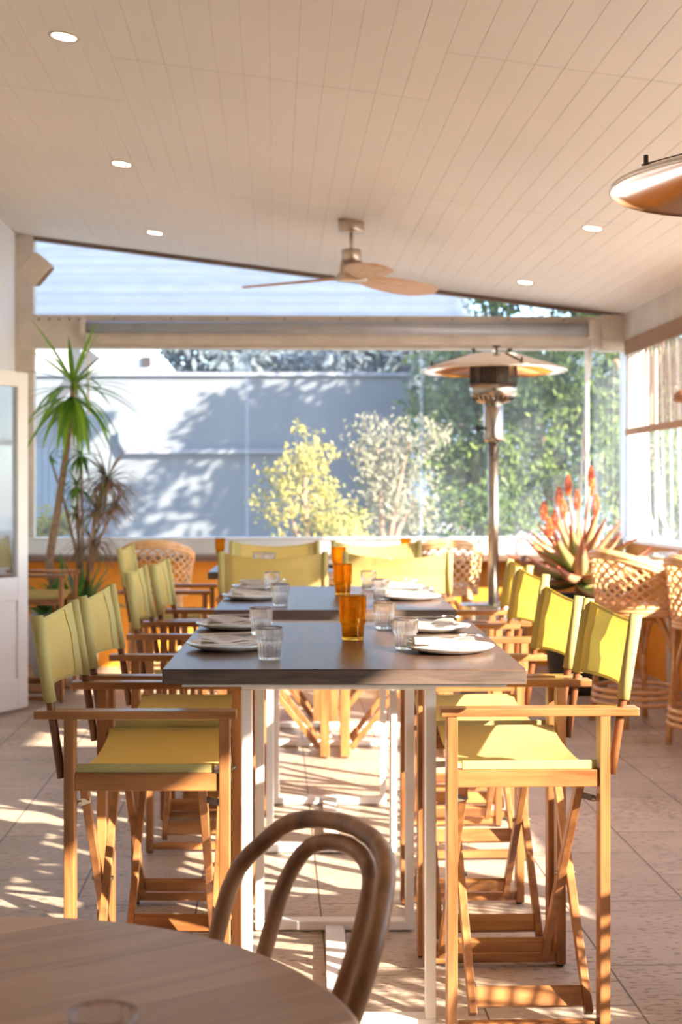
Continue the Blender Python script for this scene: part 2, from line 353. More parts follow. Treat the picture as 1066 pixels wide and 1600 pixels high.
struct('trim_5', mb, M['ledge'], label='thin dark edge where the ceiling meets the upper window')
# film windows
def window(name, u0, u1, v, z0, z1, slope=False, seams=()):
    mb = MB(); P = [(u0, z0), (u1, z0), (u1, (CZ(u1)-0.02) if slope else z1), (u0, (CZ(u0)-0.02) if slope else z1)]
    mb.add([Vector((a, v, b)) for a, b in P], [(0, 1, 2, 3)])
    o = struct(name, mb, M['film'])
    for s_ in seams:
        q = MB(); q.box(s_-0.012, s_+0.012, v-0.004, v-0.002, z0, z1); c = q.build('weld_strip', M['film2'], o)
    return o
window('window_1', -1.79, 2.45, VW+0.06, 0.955, 2.371, False, (u_of(386, 10.6), u_of(660, 10.6)))
window('window_2', -1.79, 2.40, VW+0.06, 2.616, 3.0, True)
# right side: low wall, corner column, head beam, further columns
mb = MB(); mb.box(2.66, 2.80, -3.5, 10.75, 0, 0.93); struct('wall_right', mb, M['orange'])
mb = MB(); mb.box(2.60, 2.84, -3.5, 10.75, 0.93, 0.955); struct('trim_14', mb, M['white'], label='white capping on the right side wall')
mb = MB(); mb.box(2.62, 2.76, 10.48, 10.74, 0.955, 2.36); struct('trim_6', mb, M['white'], bevel=0.004, label='white corner column between back and right side')
for k, v in enumerate((8.1, 5.6, 3.1, 0.6, -1.9)):
    mb = MB(); mb.box(2.68, 2.78, v, v+0.1, 0.955, 2.45); struct('trim_%d' % (7+k), mb, M['white'], bevel=0.004)
mb = MB(); mb.poly([(2.62, 2.40), (2.82, 2.40), (2.82, CZ(2.82)), (2.62, CZ(2.62))], -3.5, 10.74); struct('trim_12', mb, M['cream'], label='cream head beam above the right side')
mb = MB(); mb.box(2.45, 2.62, VW-0.02, VW+0.12, 2.36, CZ(2.62)-0.005); mb.box(2.45, 2.63, VW-0.03, VW, 2.40, 2.44)
struct('trim_13', mb, M['cream'], label='cream beam end at the right corner')
# unseen closed stretch added beside and behind the camera to block sky light
mb = MB(); mb.box(2.66, 2.80, -3.5, 0.6, 0.955, 2.40); struct('wall_right_blocker', mb, M['wall'])
# outdoor ground
mb = MB(); mb.box(-60, 60, -30, 120, -0.6, -0.13); struct('ground', mb, plain('garden paving', (0.42, 0.38, 0.32), 0.9, var=0.2, sc=1), rot=False)

# roller blind over the back window
ub0, ub1 = u_of(132, 10.5), u_of(922, 10.5)
t = thing('roller_blind', 'rolled up grey blind tube along the beam over the back window', 'blind', R2W(0, 10.53, 2.47), TH)
mb = MB(); mb.tube([(ub0, 0, 0.045), (ub1, 0, 0.045)], 0.045, 20); mb.build('roller_tube', M['roller'], t)
mb = MB(); mb.box(ub0+0.01, ub1-0.01, 0.03, 0.036, -0.075, 0.045); mb.build('hanging_fabric', M['blind'] if False else M['cream'], t)
for uu, nm in ((ub0-0.012, 'bracket'), (ub1+0.012, 'bracket')):
    mb = MB(); mb.box(uu-0.02, uu+0.02, -0.05, 0.08, -0.02, 0.10); mb.build(nm, M['cream'], t, 0.004)
mb = MB(); mb.tube([(ub1+0.02, -0.03, 0.0), (ub1-0.03, -0.04, -0.5), (ub1-0.06, -0.03, -1.0), (ub1-0.085, -0.02, -1.45)], 0.011, 8); mb.build('cord', M['white'], t)
mb = MB(); mb.tube([(ub0+0.02, -0.02, 0.0), (ub0+0.03, -0.02, -0.6)], 0.011, 8); mb.build('cord', M['white'], t)

# door leaf standing open at the left
hx, hy = -2.10, 7.80; ex, ey = -1.744, 8.51
ang = math.atan2(ey-hy, ex-hx); L = math.hypot(ex-hx, ey-hy)
mb = MB(); T = 0.022
mb.box(0, 0.10, -T, T, 0.02, 2.014); mb.box(L-0.095, L, -T, T, 0.02, 2.014)
mb.box(0.10, L-0.095, -T, T, 1.925, 2.014); mb.box(0.10, L-0.095, -T, T, 0.66, 0.80); mb.box(0.10, L-0.095, -T, T, 0.02, 0.20)
mb.box(0.10, L-0.095, -0.010, 0.010, 0.20, 0.66)
d = mb.build('door_1', M['white'], None, 0.004); d.location = (hx, hy, 0); d.rotation_euler = (0, 0, ang); d['kind'] = 'structure'
mb = MB(); mb.box(0.10, L-0.095, -0.003, 0.003, 0.80, 1.925); mb.build('pane', M['pane'], d)
mb = MB()
for z in (0.3, 1.0, 1.8): mb.tube([(0, -0.028, z-0.04), (0, -0.028, z+0.04)], 0.008, 8)
mb.build('hinge', M['brass'], d)

# ------------------------------------------------------------------ director's chair
def post_u(z):
    return 0.062+(0.038-0.062)*(z-0.63)/0.16 if z < 0.79 else 0.038+(0.003-0.038)*(z-0.79)/0.222
U0 = 0.24; HW = 0.2525
def make_director(label, group):
    t = thing('directors_chair', label, 'chair', (0, 0, 0), 0, group)
    for sy in (-1, 1):
        y = sy*HW
        for nm, uu in (('leg', 0.083), ('leg', 0.45)):
            mb = MB(); mb.box(uu-U0-0.0125, uu-U0+0.0125, y-0.022, y+0.022, 0.008, 0.772); lg = mb.build(nm, M['teak'], t, 0.002)
            mb = MB(); mb.tube([(uu-U0, y, 0.0), (uu-U0, y, 0.0085)], 0.011, 10); mb.build('foot_glide', M['black'], lg)
        mb = MB(); mb.box(-U0, 0.478-U0, y-0.025, y+0.025, 0.772, 0.792); mb.build('armrest', M['teakx'], t, 0.003)
        mb = MB(); mb.box(0.0955-U0, 0.4375-U0, y-0.016, y+0.016, 0.602, 0.643); mb.build('seat_rail', M['teakx'], t, 0.002)
        mb = MB(); mb.box(0.0955-U0, 0.4375-U0, y-0.012, y+0.012, 0.012, 0.037); mb.build('floor_rail', M['teakx'], t, 0.002)
        mb = MB(); mb.tube([(post_u(z)-U0, y, z) for z in (0.63, 0.70, 0.79, 0.90, 1.008)], 0.0105, 12); mb.build('back_post', M['dowel'], t)
    # crossing braces, front and back pair
    for uu in (0.122, 0.405):
        for s, du in ((1, -0.011), (-1, 0.011)):
            x = uu-U0+du; mb = MB()
            mb.bar((x, -s*(HW-0.03), 0.605), (x, s*(HW-0.03), 0.042), 0.020, 0.026, Vector((1, 0, 0)))
            br = mb.build('brace', M['teak'], t, 0.002)
            mb = MB(); mb.tube([(x-0.016, 0, 0.3235), (x+0.016, 0, 0.3235)], 0.006, 8); mb.build('bolt', M['brass'], br)
    for s, duf in ((1, -0.011), (-1, 0.011)):                # foot boards between the braces, lying in the brace plane
        y = s*(HW-0.055); z = 0.075; mb = MB()
        dn = Vector((0, s*0.615, -0.79)).normalized()
        mb.bar((0.122-U0+duf+0.010, y, z), (0.405-U0+duf-0.010, y, z), 0.05, 0.016, Vector((0, s*0.445, -0.563)))
        mb.build('footboard', M['teakx'], t, 0.002)
    for uu, fu in ((0.083, 0.122), (0.45, 0.405)):
        for sy in (-1, 1):
            mb = MB(); mb.bar((uu-U0+math.copysign(0.012, fu-uu), sy*(HW-0.035), 0.563), (fu-U0, sy*(HW-0.05), 0.568), 0.016, 0.006)
            mb.tube([(uu-U0, sy*(HW-0.035), 0.563), (uu-U0+math.copysign(0.02, fu-uu), sy*(HW-0.035), 0.563)], 0.006, 8)
            mb.build('folding_bracket', M['brass'], t)
    # seat canvas slung between the seat rails
    P = []
    for i in range(15):
        a = i/14; y = -HW-0.003+a*2*(HW+0.003); w = 1-(2*a-1)**2
        row = []
        for j in range(9):
            c = j/8; uu = 0.103+c*0.32
            z = 0.663-0.034*w**0.8-0.008*w*math.sin(PI*c)+0.002*math.sin(9*c+5*a)
            row.append(Vector((uu-U0, y, z)))
        P.append(row)
    top = MB(); top.grid(P, 0); seat = top.build('seat', M['canvas'], t)
    for sy in (-1, 1):
        q = MB(); q.box(0.100-U0, 0.425-U0, sy*(HW+0.003)-0.004, sy*(HW+0.003)+0.004, 0.643, 0.664); q.build('seat_hem', M['hem'], seat, 0.002)
    # back canvas
    P = []
    for i in range(9):
        a = i/8; row = []
        for j in range(19):
            c = j/18; y = -HW+c*2*HW; w = 1-(2*c-1)**2
            z = 0.812+a*0.2-0.030*w*a**1.5+0.006*w*(1-a)
            x = post_u(0.812+a*0.2)-U0-0.042*w*(0.6+0.4*abs(2*a-1))+0.0025*w*math.sin(14*a+6*c)
            row.append(Vector((x, y, z)))
        P.append(row)
    q = MB(); q.grid(P, 0); back = q.build('backrest', M['canvas'], t)
    for sy in (-1, 1):
        q = MB(); q.tube([(post_u(z)-U0, sy*HW, z) for z in (0.810, 0.91, 1.014)], 0.0155, 14); q.build('sleeve', M['hem'], back)
        q = MB(); cols = range(1, 3) if sy < 0 else range(16, 18)
        cc = [0.03, 0.075, 0.115] if sy < 0 else [0.885, 0.925, 0.97]
        G = []
        for i in range(9):
            a = i/8; row = []
            for c in cc:
                j = c*18; j0 = int(j); fr = j-j0; pnt = P[i][j0].lerp(P[i][min(j0+1, 18)], fr); row.append(pnt+Vector((0.003, 0, 0)))
            G.append(row)
        q.grid(G, 0); q.build('side_hem', M['hem'], back)
    q = MB(); q.grid([[p+Vector((0.003, 0, 0)) for p in P[0][1:-1]], [p.lerp(q2, 0.35)+Vector((0.003, 0, 0)) for p, q2 in zip(P[0][1:-1], P[1][1:-1])]], 0)
    q.build('bottom_hem', M['hem'], back)
    q = MB(); q.grid([[p+Vector((0.003, 0, 0)) for p in P[8][1:-1]], [p.lerp(q2, 0.35)+Vector((0.003, 0, 0)) for p, q2 in zip(P[8][1:-1], P[7][1:-1])]], 0)
    q.build('top_hem', M['hem'], back)
    return t
GL = 'director chairs on the left of the long tables'; GR = 'director chairs on the right of the long tables'
GF = 'director chairs around the far table'
S_ = [(-0.428, 3.63, 0, 'tall teak and yellow canvas director chair, nearest on the left side', GL),
      (-0.422, 4.265, -1, 'tall canvas director chair second from the front on the left, behind the nearest one', GL),
      (-0.450, 5.41, 0.5, 'third canvas director chair on the left, at the near corner of the second table', GL),
      (-0.425, 5.99, -0.5, 'fourth canvas director chair on the left, at the far corner of the second table', GL),
      (0.525, 3.675, 182, 'tall teak and yellow canvas director chair, nearest on the right side, sunlit back', GR),
      (0.497, 4.265, 182, 'second sunlit canvas director chair on the right, directly behind the nearest one', GR),
      (0.565, 5.295, 183, 'third sunlit canvas director chair on the right, beside the second table', GR),
      (0.608, 5.915, 181, 'fourth and farthest canvas director chair on the right, beside the heater pole', GR),
      (-0.212, 7.13, 90, 'yellow director chair seen from behind, left one at the near side of the far table', GF),
      (0.392, 7.13, 90, 'yellow director chair seen from behind, right one at the near side of the far table', GF),
      (-0.248, 8.14, -90, 'yellow director chair beyond the far table, left of the facing pair', GF),
      (0.35, 8.14, -90, 'yellow director chair beyond the far table, right of the facing pair', GF),
      (-0.79, 7.64, 0, 'director chair at the left end of the far table, in front of the rattan back', GF),
      (-1.79, 9.05, 0, 'director chair standing by itself in front of the tall potted yucca', GF)]
proto = make_director('', '')
for i, (x, y, a, lab, g) in enumerate(S_):
    o = proto if i == 0 else copy_tree(proto)
    o.location = (x, y, 0); o.rotation_euler = (0, 0, math.radians(a)); o['label'] = lab; o['group'] = g
    if i == 13: del o['group']

# ------------------------------------------------------------------ long tables
def long_table(label, x0, x1, y0, y1, fx0, fx1, fy0, fy1):
    t = thing('dining_table', label, 'table', ((x0+x1)/2, (y0+y1)/2, 0), 0, 'bar height dining tables'); ox, oy = (x0+x1)/2, (y0+y1)/2
    mb = MB(); mb.box(x0-ox, x1-ox, y0-oy, y1-oy, 0.864, 0.900); tp = mb.build('tabletop', M['slab'], t, 0.002)
    mb = MB(); mb.box(x0-ox+0.002, x1-ox-0.002, y0-oy-0.0012, y0-oy+0.004, 0.8655, 0.8975); mb.build('end_grain', M['endgrain'], tp)
    mb = MB(); mb.box(x0-ox+0.045, x1-ox-0.045, y0-oy+0.01, y1-oy-0.03, 0.858, 0.864); mb.build('mounting_plate', M['steel_white'], t)
    for fy in (fy0, fy1):
        fr = MB(); fr.box(fx0-ox, fx1-ox, fy-oy-0.025, fy-oy+0.025, 0.83, 0.858); fr.build('top_rail', M['steel_white'], t, 0.002)
        fr = MB(); fr.box(fx0-ox, fx1-ox, fy-oy-0.025, fy-oy+0.025, 0.006, 0.032); b_ = fr.build('floor_bar', M['steel_white'], t, 0.002)
        q = MB()
        for x in (fx0+0.05, fx1-0.05): q.tube([(x-ox, fy-oy, 0), (x-ox, fy-oy, 0.007)], 0.018, 14)
        q.build('levelling_pad', M['roller'], b_)
        for x in (fx0, fx1-0.025):
            q = MB(); q.box(x-ox, x-ox+0.025, fy-oy-0.025, fy-oy+0.025, 0.032, 0.83); q.build('leg', M['steel_white'], t, 0.002)
    xm = (fx0+fx1)/2-ox
    q = MB(); q.box(xm-0.028, xm+0.028, fy0-oy+0.025, fy1-oy-0.025, 0.006, 0.022); q.build('stretcher', M['steel_white'], t, 0.002)
    return t
long_table('dark timber topped bar table with white steel legs, nearest in the row', -0.357, 0.485, 3.282, 4.45, -0.182, 0.2895, 3.47, 4.25)
long_table('second dark bar table, directly behind the nearest one', -0.357, 0.4845, 4.905, 6.12, -0.182, 0.2895, 5.16, 5.95)
long_table('far dark bar table beyond the two yellow chair backs', -0.55, 0.66, 7.17, 7.98, -0.40, 0.50, 7.3, 7.85)

# ------------------------------------------------------------------ table ware
def plate_napkin(x, y, z, lab, rz, flip):
    prof = [(0.0, 0.004), (0.07, 0.004), (0.085, 0.009), (0.112, 0.016), (0.116, 0.0185), (0.1165, 0.0165), (0.108, 0.011), (0.082, 0.002), (0.07, 0.0), (0.0, 0.0)]
    mb = MB(); mb.lathe([(max(r, 0.0005), h) for r, h in prof], 48)
    p = mb.build('dinner_plate', M['china'], None); p.location = (x, y, z); tag(p, 'round off white plate '+lab, 'plate', 'plates on the long tables')
    # folded napkin
    mb = MB()
    W, D = 0.088, 0.058; n = 12
    for k in range(3):
        z0 = 0.019+k*0.0045; G = []
        ww = W-0.004*k
        for i in range(n+1):
            a = i/n*2-1; row = []
            for j in range(7):
                c = j/6*2-1
                lift = 0.006*max(0, a*(-1 if k else 1))**2+0.0035*math.sin(5*a+2.2*c+k)*(0.4+0.3*k)
                row.append(Vector((a*ww+0.004*c*k, c*(D-0.003*k)+0.004*math.sin(3*a), z0+lift+0.003*(k == 2)*(1-c*c))))
            G.append(row)
        mb.grid(G)
        # rim faces joining layers
        mb.grid([[Vector((q.x, q.y, q.z-0.004)) for q in G[0]], G[0]]); mb.grid([[Vector((q.x, q.y, q.z-0.004)) for q in G[-1]], G[-1]])
        mb.grid([[Vector((g[0].x, g[0].y, g[0].z-0.004)) for g in G], [g[0] for g in G]]); mb.grid([[Vector((g[-1].x, g[-1].y, g[-1].z-0.004)) for g in G], [g[-1] for g in G]])
    q = mb.build('folded_napkin', M['napkin'], None); q.location = (x+flip*0.012, y, z); q.rotation_euler = (0, 0, rz)
    tag(q, 'folded pale linen napkin '+lab, 'napkin', 'napkins on the plates')
    # fork and knife resting on the napkin
    for kind, dy in (('fork', -0.012), ('knife', 0.012)):
        mb = MB(); zz = 0.041
        pts = [(-0.095, dy, zz-0.002), (-0.03, dy, zz), (0.03, dy, zz+0.001), (0.06, dy, zz+0.004)]
        mb.tube(pts, [0.0045, 0.0032, 0.0024, 0.003], 8, flat=0.5)
        if kind == 'fork':
            for e in (-0.0066, -0.0022, 0.0022, 0.0066): mb.tube([(0.058, dy+e*0.5, zz+0.004), (0.072, dy+e, zz+0.006), (0.098, dy+e, zz-0.002)], [0.0016, 0.0014, 0.0008], 6)
        else: mb.tube([(0.055, dy, zz+0.003), (0.075, dy, zz+0.003), (0.105, dy, zz)], [0.003, 0.0075, 0.001], 8, flat=0.25)
        o = mb.build(kind, M['cutlery'], None); o.location = (x+flip*0.012, y-0.004, z-0.001); o.rotation_euler = (0, 0, rz+(PI if flip > 0 else 0)*0+0.12*flip)
        tag(o, 'steel %s lying on the napkin ' % kind+lab, kind, kind+'s on the napkins')
def tumbler_mesh():
    mb = MB(); n = 80
    prof = [(0.0005, 0.0), (0.022, 0.0), (0.0255, 0.003), (0.0265, 0.010), (0.0285, 0.040), (0.0290, 0.0425), (0.0318, 0.045), (0.0322, 0.050), (0.0330, 0.074), (0.0330, 0.080),
            (0.0318, 0.080), (0.0315, 0.073), (0.0298, 0.050), (0.0262, 0.043), (0.0250, 0.038), (0.0235, 0.012), (0.020, 0.008), (0.0005, 0.008)]
    def rib(i, a):
        r, h = prof[i]
        k = 0.0009 if i in (3, 4, 6, 7, 8, 12, 13, 14, 15) else 0.0
        return k*math.cos(16*a)
    mb.lathe(prof, n, (0, 0, 0), 0, rib); return mb
def amber_mesh():
    mb = MB(); prof = [(0.0005, 0.0), (0.026, 0.0), (0.0295, 0.002), (0.0300, 0.008), (0.0318, 0.040), (0.0350, 0.047), (0.0372, 0.054), (0.0378, 0.120), (0.0378, 0.123),
            (0.0360, 0.123), (0.0357, 0.118), (0.0350, 0.057), (0.0330, 0.050), (0.0298, 0.042), (0.0282, 0.014), (0.024, 0.010), (0.0005, 0.010)]
    mb.lathe(prof, 48); return mb
tum = None; amb = None
def tumbler(x, y, z, lab):
    global tum
    if tum is None: tum = tumbler_mesh().build('water_tumbler', M['glass'], None); o = tum
    else: o = tum.copy(); C.objects.link(o)
    o.location = (x, y, z); o.rotation_euler = (0, 0, random.random()); tag(o, lab, 'glass', 'clear tumblers on the long tables'); return o
def amber(x, y, z, lab):
    global amb
    if amb is None: amb = amber_mesh().build('amber_tumbler', M['amber'], None); o = amb
    else: o = amb.copy(); C.objects.link(o)
    o.location = (x, y, z); tag(o, lab, 'glass', 'amber tumblers'); return o
TZ = 0.9005
for x, y, lab, rz, fl in ((-0.223, 3.70, 'at the front left of the nearest table', 0.05, 1), (-0.245, 4.25, 'at the back left of the nearest table', -0.05, 1),
                          (0.338, 3.64, 'at the front right of the nearest table', 0.15, -1), (0.335, 4.18, 'at the back right of the nearest table', 0.05, -1),
                          (-0.245, 5.40, 'at the front left of the second table', 0.03, 1), (-0.238, 5.92, 'at the back left of the second table', -0.04, 1),
                          (0.355, 5.38, 'at the front right of the second table', 0.06, -1), (0.33, 5.90, 'at the back right of the second table', 0.0, -1),
                          (-0.30, 7.40, 'at the left of the far table', 0.0, 1), (0.12, 7.72, 'at the middle of the far table', 0.0, 1), (0.32, 7.72, 'at the right of the far table', 0.0, -1)):
    plate_napkin(x, y, TZ, lab, rz, fl)
for x, y, lab in ((-0.115, 3.46, 'clear ribbed tumbler nearest the camera on the nearest table, left side'), (-0.158, 4.04, 'clear ribbed tumbler behind the front left one on the nearest table'),
                  (0.23, 3.685, 'clear ribbed tumbler beside the front right plate of the nearest table'), (0.201, 4.23, 'clear ribbed tumbler at the back right of the nearest table'),
                  (-0.13, 5.07, 'clear tumbler at the near left of the second table'), (-0.183, 5.80, 'clear tumbler at the far left of the second table'),
                  (0.24, 5.34, 'clear tumbler at the near right of the second table'), (0.214, 5.88, 'clear tumbler at the far right of the second table'),
                  (-0.31, 7.62, 'left clear tumbler of the close pair on the far table'), (-0.25, 7.55, 'right clear tumbler of the close pair on the far table')):
    tumbler(x, y, TZ, lab)
amber(0.0996, 3.92, TZ, 'tall amber glass tumbler in the middle of the nearest table')
amber(0.1025, 5.60, TZ, 'tall amber glass tumbler in the middle of the second table')
amber(0.113, 7.27, TZ, 'amber glass tumbler at the near edge of the far table, between two yellow chairs')
p = at(344, 864, 10.42); amber(p.x, 10.42+0.0, 0.8385, 'amber tumbler standing on the ledge above the left yellow chair backs')
p = at(634, 864, 10.45); amber(p.x, 10.45, 0.8385, 'amber tumbler standing on the ledge in the middle below the window')

# ------------------------------------------------------------------ foreground round table, glass, bentwood chair
RC = (-0.4125, 1.4184); RR = 0.470
t = thing('round_table', 'pale oak round table in the near left foreground', 'table', (RC[0], RC[1], 0))
mb = MB(); mb.lathe([(0.0005, 0.718), (RR-0.012, 0.718), (RR-0.002, 0.724), (RR, 0.735), (RR-0.002, 0.746), (RR-0.008, 0.750), (0.0005, 0.750)], 128); o = mb.build('tabletop', M['round'], t)
o.data.polygons.foreach_set('use_smooth', [False]*len(o.data.polygons))
mb = MB(); mb.tube([(0, 0, 0.03), (0, 0, 0.70)], 0.035, 20); mb.build('pedestal', M['dark_metal'], t)
mb = MB(); mb.lathe([(0.0005, 0.0), (0.24, 0.0), (0.24, 0.012), (0.05, 0.035), (0.0005, 0.035)], 40); mb.build('base', M['dark_metal'], t)
mb = MB(); mb.box(-0.15, 0.15, -0.15, 0.15, 0.70, 0.718); mb.build('mounting_plate', M['dark_metal'], t)
o = tumbler(-0.198, 1.315, 0.7505, 'clear ribbed tumbler on the round foreground table'); del o['group']

yaw = -1.112; lean = 0.357; kk = 1.213; A0 = Vector((0.053, 1.912, 0.860))
ah = Vector((math.cos(yaw), math.sin(yaw), 0)); nn = Vector((-math.sin(yaw), math.cos(yaw), 0)); up = Vector((nn.x*math.sin(lean), nn.y*math.sin(lean), math.cos(lean)))
base = A0+up*(-0.42); seatc = Vector((base.x, base.y, 0))-nn*0.17
t = thing('bentwood_chair', 'brown bentwood cafe chair with double hoop back tucked at the round table', 'chair', (seatc.x, seatc.y, 0), 0)
HH = [0, .015, .05, .10, .16, .24, .34, .44]
def hoop(w, top, r, low):
    hs = [0, 0.002, 0.006, 0.012, 0.02, 0.032, 0.05, 0.075, 0.10, 0.13, 0.16, 0.20, 0.24, 0.28, 0.32, low]
    def wi(h):
        s = math.sqrt(h); q = [math.sqrt(x) for x in HH]
        for i in range(len(q)-1):
            if s <= q[i+1]+1e-9:
                f = (s-q[i])/(q[i+1]-q[i])
                # smooth (Catmull) interpolation
                p0 = w[max(i-1, 0)]; p1 = w[i]; p2 = w[i+1]; p3 = w[min(i+2, len(w)-1)]
                if i == 0: p0 = -w[1]
                return 0.5*(2*p1+(p2-p0)*f+(2*p0-5*p1+4*p2-p3)*f*f+(3*p1-p0-3*p2+p3)*f**3)
        return w[-1]
    pts = []
    L_ = [(-wi(h), top-h) for h in hs[::-1]]+[(wi(h), top-h) for h in hs[1:]]
    for a, h in L_:
        pts.append(A0+ah*a+up*h-nn*(kk*a*a)-Vector((seatc.x, seatc.y, 0)))
    mb = MB(); mb.tube(pts, r, 14); return mb
hoop([0, .125, .171, .203, .206, .198, .192, .185], 0.0, 0.0125, 0.44).build('outer_hoop', M['bent'], t)
hoop([0, .080, .108, .116, .112, .106, .100, .095], -0.026, 0.0115, 0.425).build('inner_hoop', M['bent'], t)
mb = MB(); mb.lathe([(0.0005, 0.445), (0.185, 0.445), (0.20, 0.452), (0.20, 0.468), (0.19, 0.474), (0.0005, 0.470)], 48); mb.build('seat', M['bent'], t)
mb = MB(); mb.lathe([(0.150, 0.24), (0.158, 0.233), (0.166, 0.24), (0.158, 0.247)], 40, close=True); mb.build('leg_ring', M['bent'], t)
for s in (-1, 1):
    f0 = ah*s*0.13-nn*0.10; f1 = ah*s*0.18-nn*0.17
    mb = MB(); mb.tube([(f0.x, f0.y, 0.45), (f1.x, f1.y, 0.0)], [0.017, 0.012], 12); mb.build('leg', M['bent'], t)
    b0 = ah*s*0.165+nn*0.10; b1 = ah*s*0.17+nn*0.22
    mb = MB(); mb.tube([(b0.x, b0.y, 0.47), (b1.x, b1.y, 0.0)], [0.014, 0.012], 12); mb.build('leg', M['bent'], t)

# ------------------------------------------------------------------ rattan stools
def make_stool(label, group):
    t = thing('rattan_stool', label, 'stool', (0, 0, 0), 0, group)       # faces +x; back on -x
    R = 0.25
    def rimz(a):                                                    # a: angle from the back, 0 at back
        k = abs(a)/math.radians(118); k = min(1, k)
        return 0.965-0.140*(k**1.8)
    def P(a, z, r=None):
        rr = (r or R)-0.035*(1-(z-0.64)/0.32); return Vector((-rr*math.cos(a), rr*math.sin(a), z))
    A = math.radians(118)
    mb = MB()
    for dz, r, dr in ((0.0, 0.016, 0.0), (0.012, 0.013, -0.018), (-0.022, 0.013, 0.004)):
        pts = [P(-A+2*A*i/36, rimz(-A+2*A*i/36)+dz, R+dr) for i in range(37)]
        f = [Vector((-(R-0.05)*math.cos(A), s*(R-0.05)*math.sin(A), 0.66)) for s in (-1, 1)]
        e0 = pts[0]+Vector((0.025, 0.0, -0.04)); e1 = pts[-1]+Vector((0.025, 0, -0.04))
        mb.tube([f[0], f[0].lerp(e0, 0.6)+Vector((0.012, -0.01, 0)), e0]+pts+[e1, f[1].lerp(e1, 0.6)+Vector((0.012, 0.01, 0)), f[1]], r, 8)
    mb.build('arm_rim', M['rattan'], t)
    mb = MB(); N = 15
    for s in (-1, 1):
        for i in range(-6, N+7):
            pts = []
            for k in range(9):
                a = -A+(2*A)*(i+s*k*0.62)/N
                if abs(a) > A: continue
                zt = rimz(a)-0.01; z = 0.665+(zt-0.665)*k/8; q = P(a, z, R+0.003*s*(1 if k % 2 else -1)); pts.append(q)
            if len(pts) > 1: mb.tube(pts, 0.0072, 6)
    mb.build('woven_back', M['rattan'], t)
    mb = MB()
    for z, r in ((0.665, 0.013), (0.642, 0.012), (0.622, 0.011)): mb.tube([(0.212*math.cos(2*PI*i/32), 0.212*math.sin(2*PI*i/32), z) for i in range(32)], r, 8, closed=True)
    mb.build('seat_ring', M['rattan'], t)
    mb = MB(); mb.lathe([(0.0005, 0.645), (0.205, 0.645), (0.21, 0.66), (0.19, 0.672), (0.0005, 0.668)], 36); mb.build('seat', M['rattan'], t)
    ft = []
    for i in range(4):
        a = PI/4+i*PI/2; c, s = math.cos(a), math.sin(a)
        mb = MB(); mb.tube([(0.195*c, 0.195*s, 0.64), (0.25*c, 0.25*s, 0.0)], 0.017, 10)
        mb.tube([(0.205*c-0.02*s, 0.205*s+0.02*c, 0.62), (0.23*c-0.018*s, 0.23*s+0.018*c, 0.22)], 0.010, 8); mb.build('leg', M['rattan'], t)
        a2 = a+PI/2; c2, s2 = math.cos(a2), math.sin(a2); pts = []
        for k in range(11):
            f = k/10; zz = 0.33+0.27*math.sin(PI*f)**0.6
            rr = 0.25-0.055*zz/0.64; q = Vector((rr*c, rr*s, 0)).lerp(Vector((rr*c2, rr*s2, 0)), f); pts.append((q.x, q.y, zz))
        mb = MB(); mb.tube(pts, 0.010, 8); mb.build('arch_brace', M['rattan'], t)
    mb = MB()
    for z in (0.20, 0.165, 0.13):
        r = 0.25-0.055*z/0.64; mb.tube([(r*math.cos(2*PI*i/32), r*math.sin(2*PI*i/32), z) for i in range(32)], 0.012, 8, closed=True)
    mb.build('foot_ring', M['rattan'], t)
    return t
GS = 'rattan bar stools'
st = make_stool('', '')
for i, (x, y, a, lab) in enumerate(((-1.072, 9.55, 90, 'rattan bar stool with lattice back facing the ledge on the left'),
        (0.87, 9.60, 90, 'rattan bar stool with lattice back facing the ledge, left of the heater pole'),
        (1.80, 8.02, 20, 'rattan bar stool with curved woven back beside the aloe, at the right table'),
        (2.03, 7.22, 12, 'rattan bar stool cut off by the right edge of the picture'),
        (1.95, 3.25, 10, 'rattan bar stool beside the right wall, near the camera'),
        (2.0, 2.45, -8, 'rattan bar stool beside the right wall, level with the round table'))):
    o = st if i == 0 else copy_tree(st)
    o.location = (x, y, 0); o.rotation_euler = (0, 0, math.radians(a)); o['label'] = lab; o['group'] = GS
# table in the right corner
t = thing('corner_table', 'pale rectangular bar table in the right corner behind the rattan stools', 'table', (2.125, 8.2, 0))
mb = MB(); mb.box(-0.20, 0.20, -0.65, 0.65, 0.864, 0.90); mb.build('tabletop', wood('pale oak top', (0.55, 0.38, 0.24), (0.72, 0.54, 0.38), (8, 1, 8), 0.35), t, 0.01, 3)
for sy in (-0.6, 0.6):
    mb = MB(); mb.tube([(0.05, sy*0.9, 0.02), (0.05, sy*0.9, 0.864)], 0.025, 12); mb.build('leg', M['steel_white'], t)
    mb = MB(); mb.box(-0.12, 0.18, sy*0.9-0.03, sy*0.9+0.03, 0.0, 0.02); mb.build('foot', M['steel_white'], t)
plate_napkin(2.10, 8.55, TZ, 'on the right corner table', 0.2, -1)

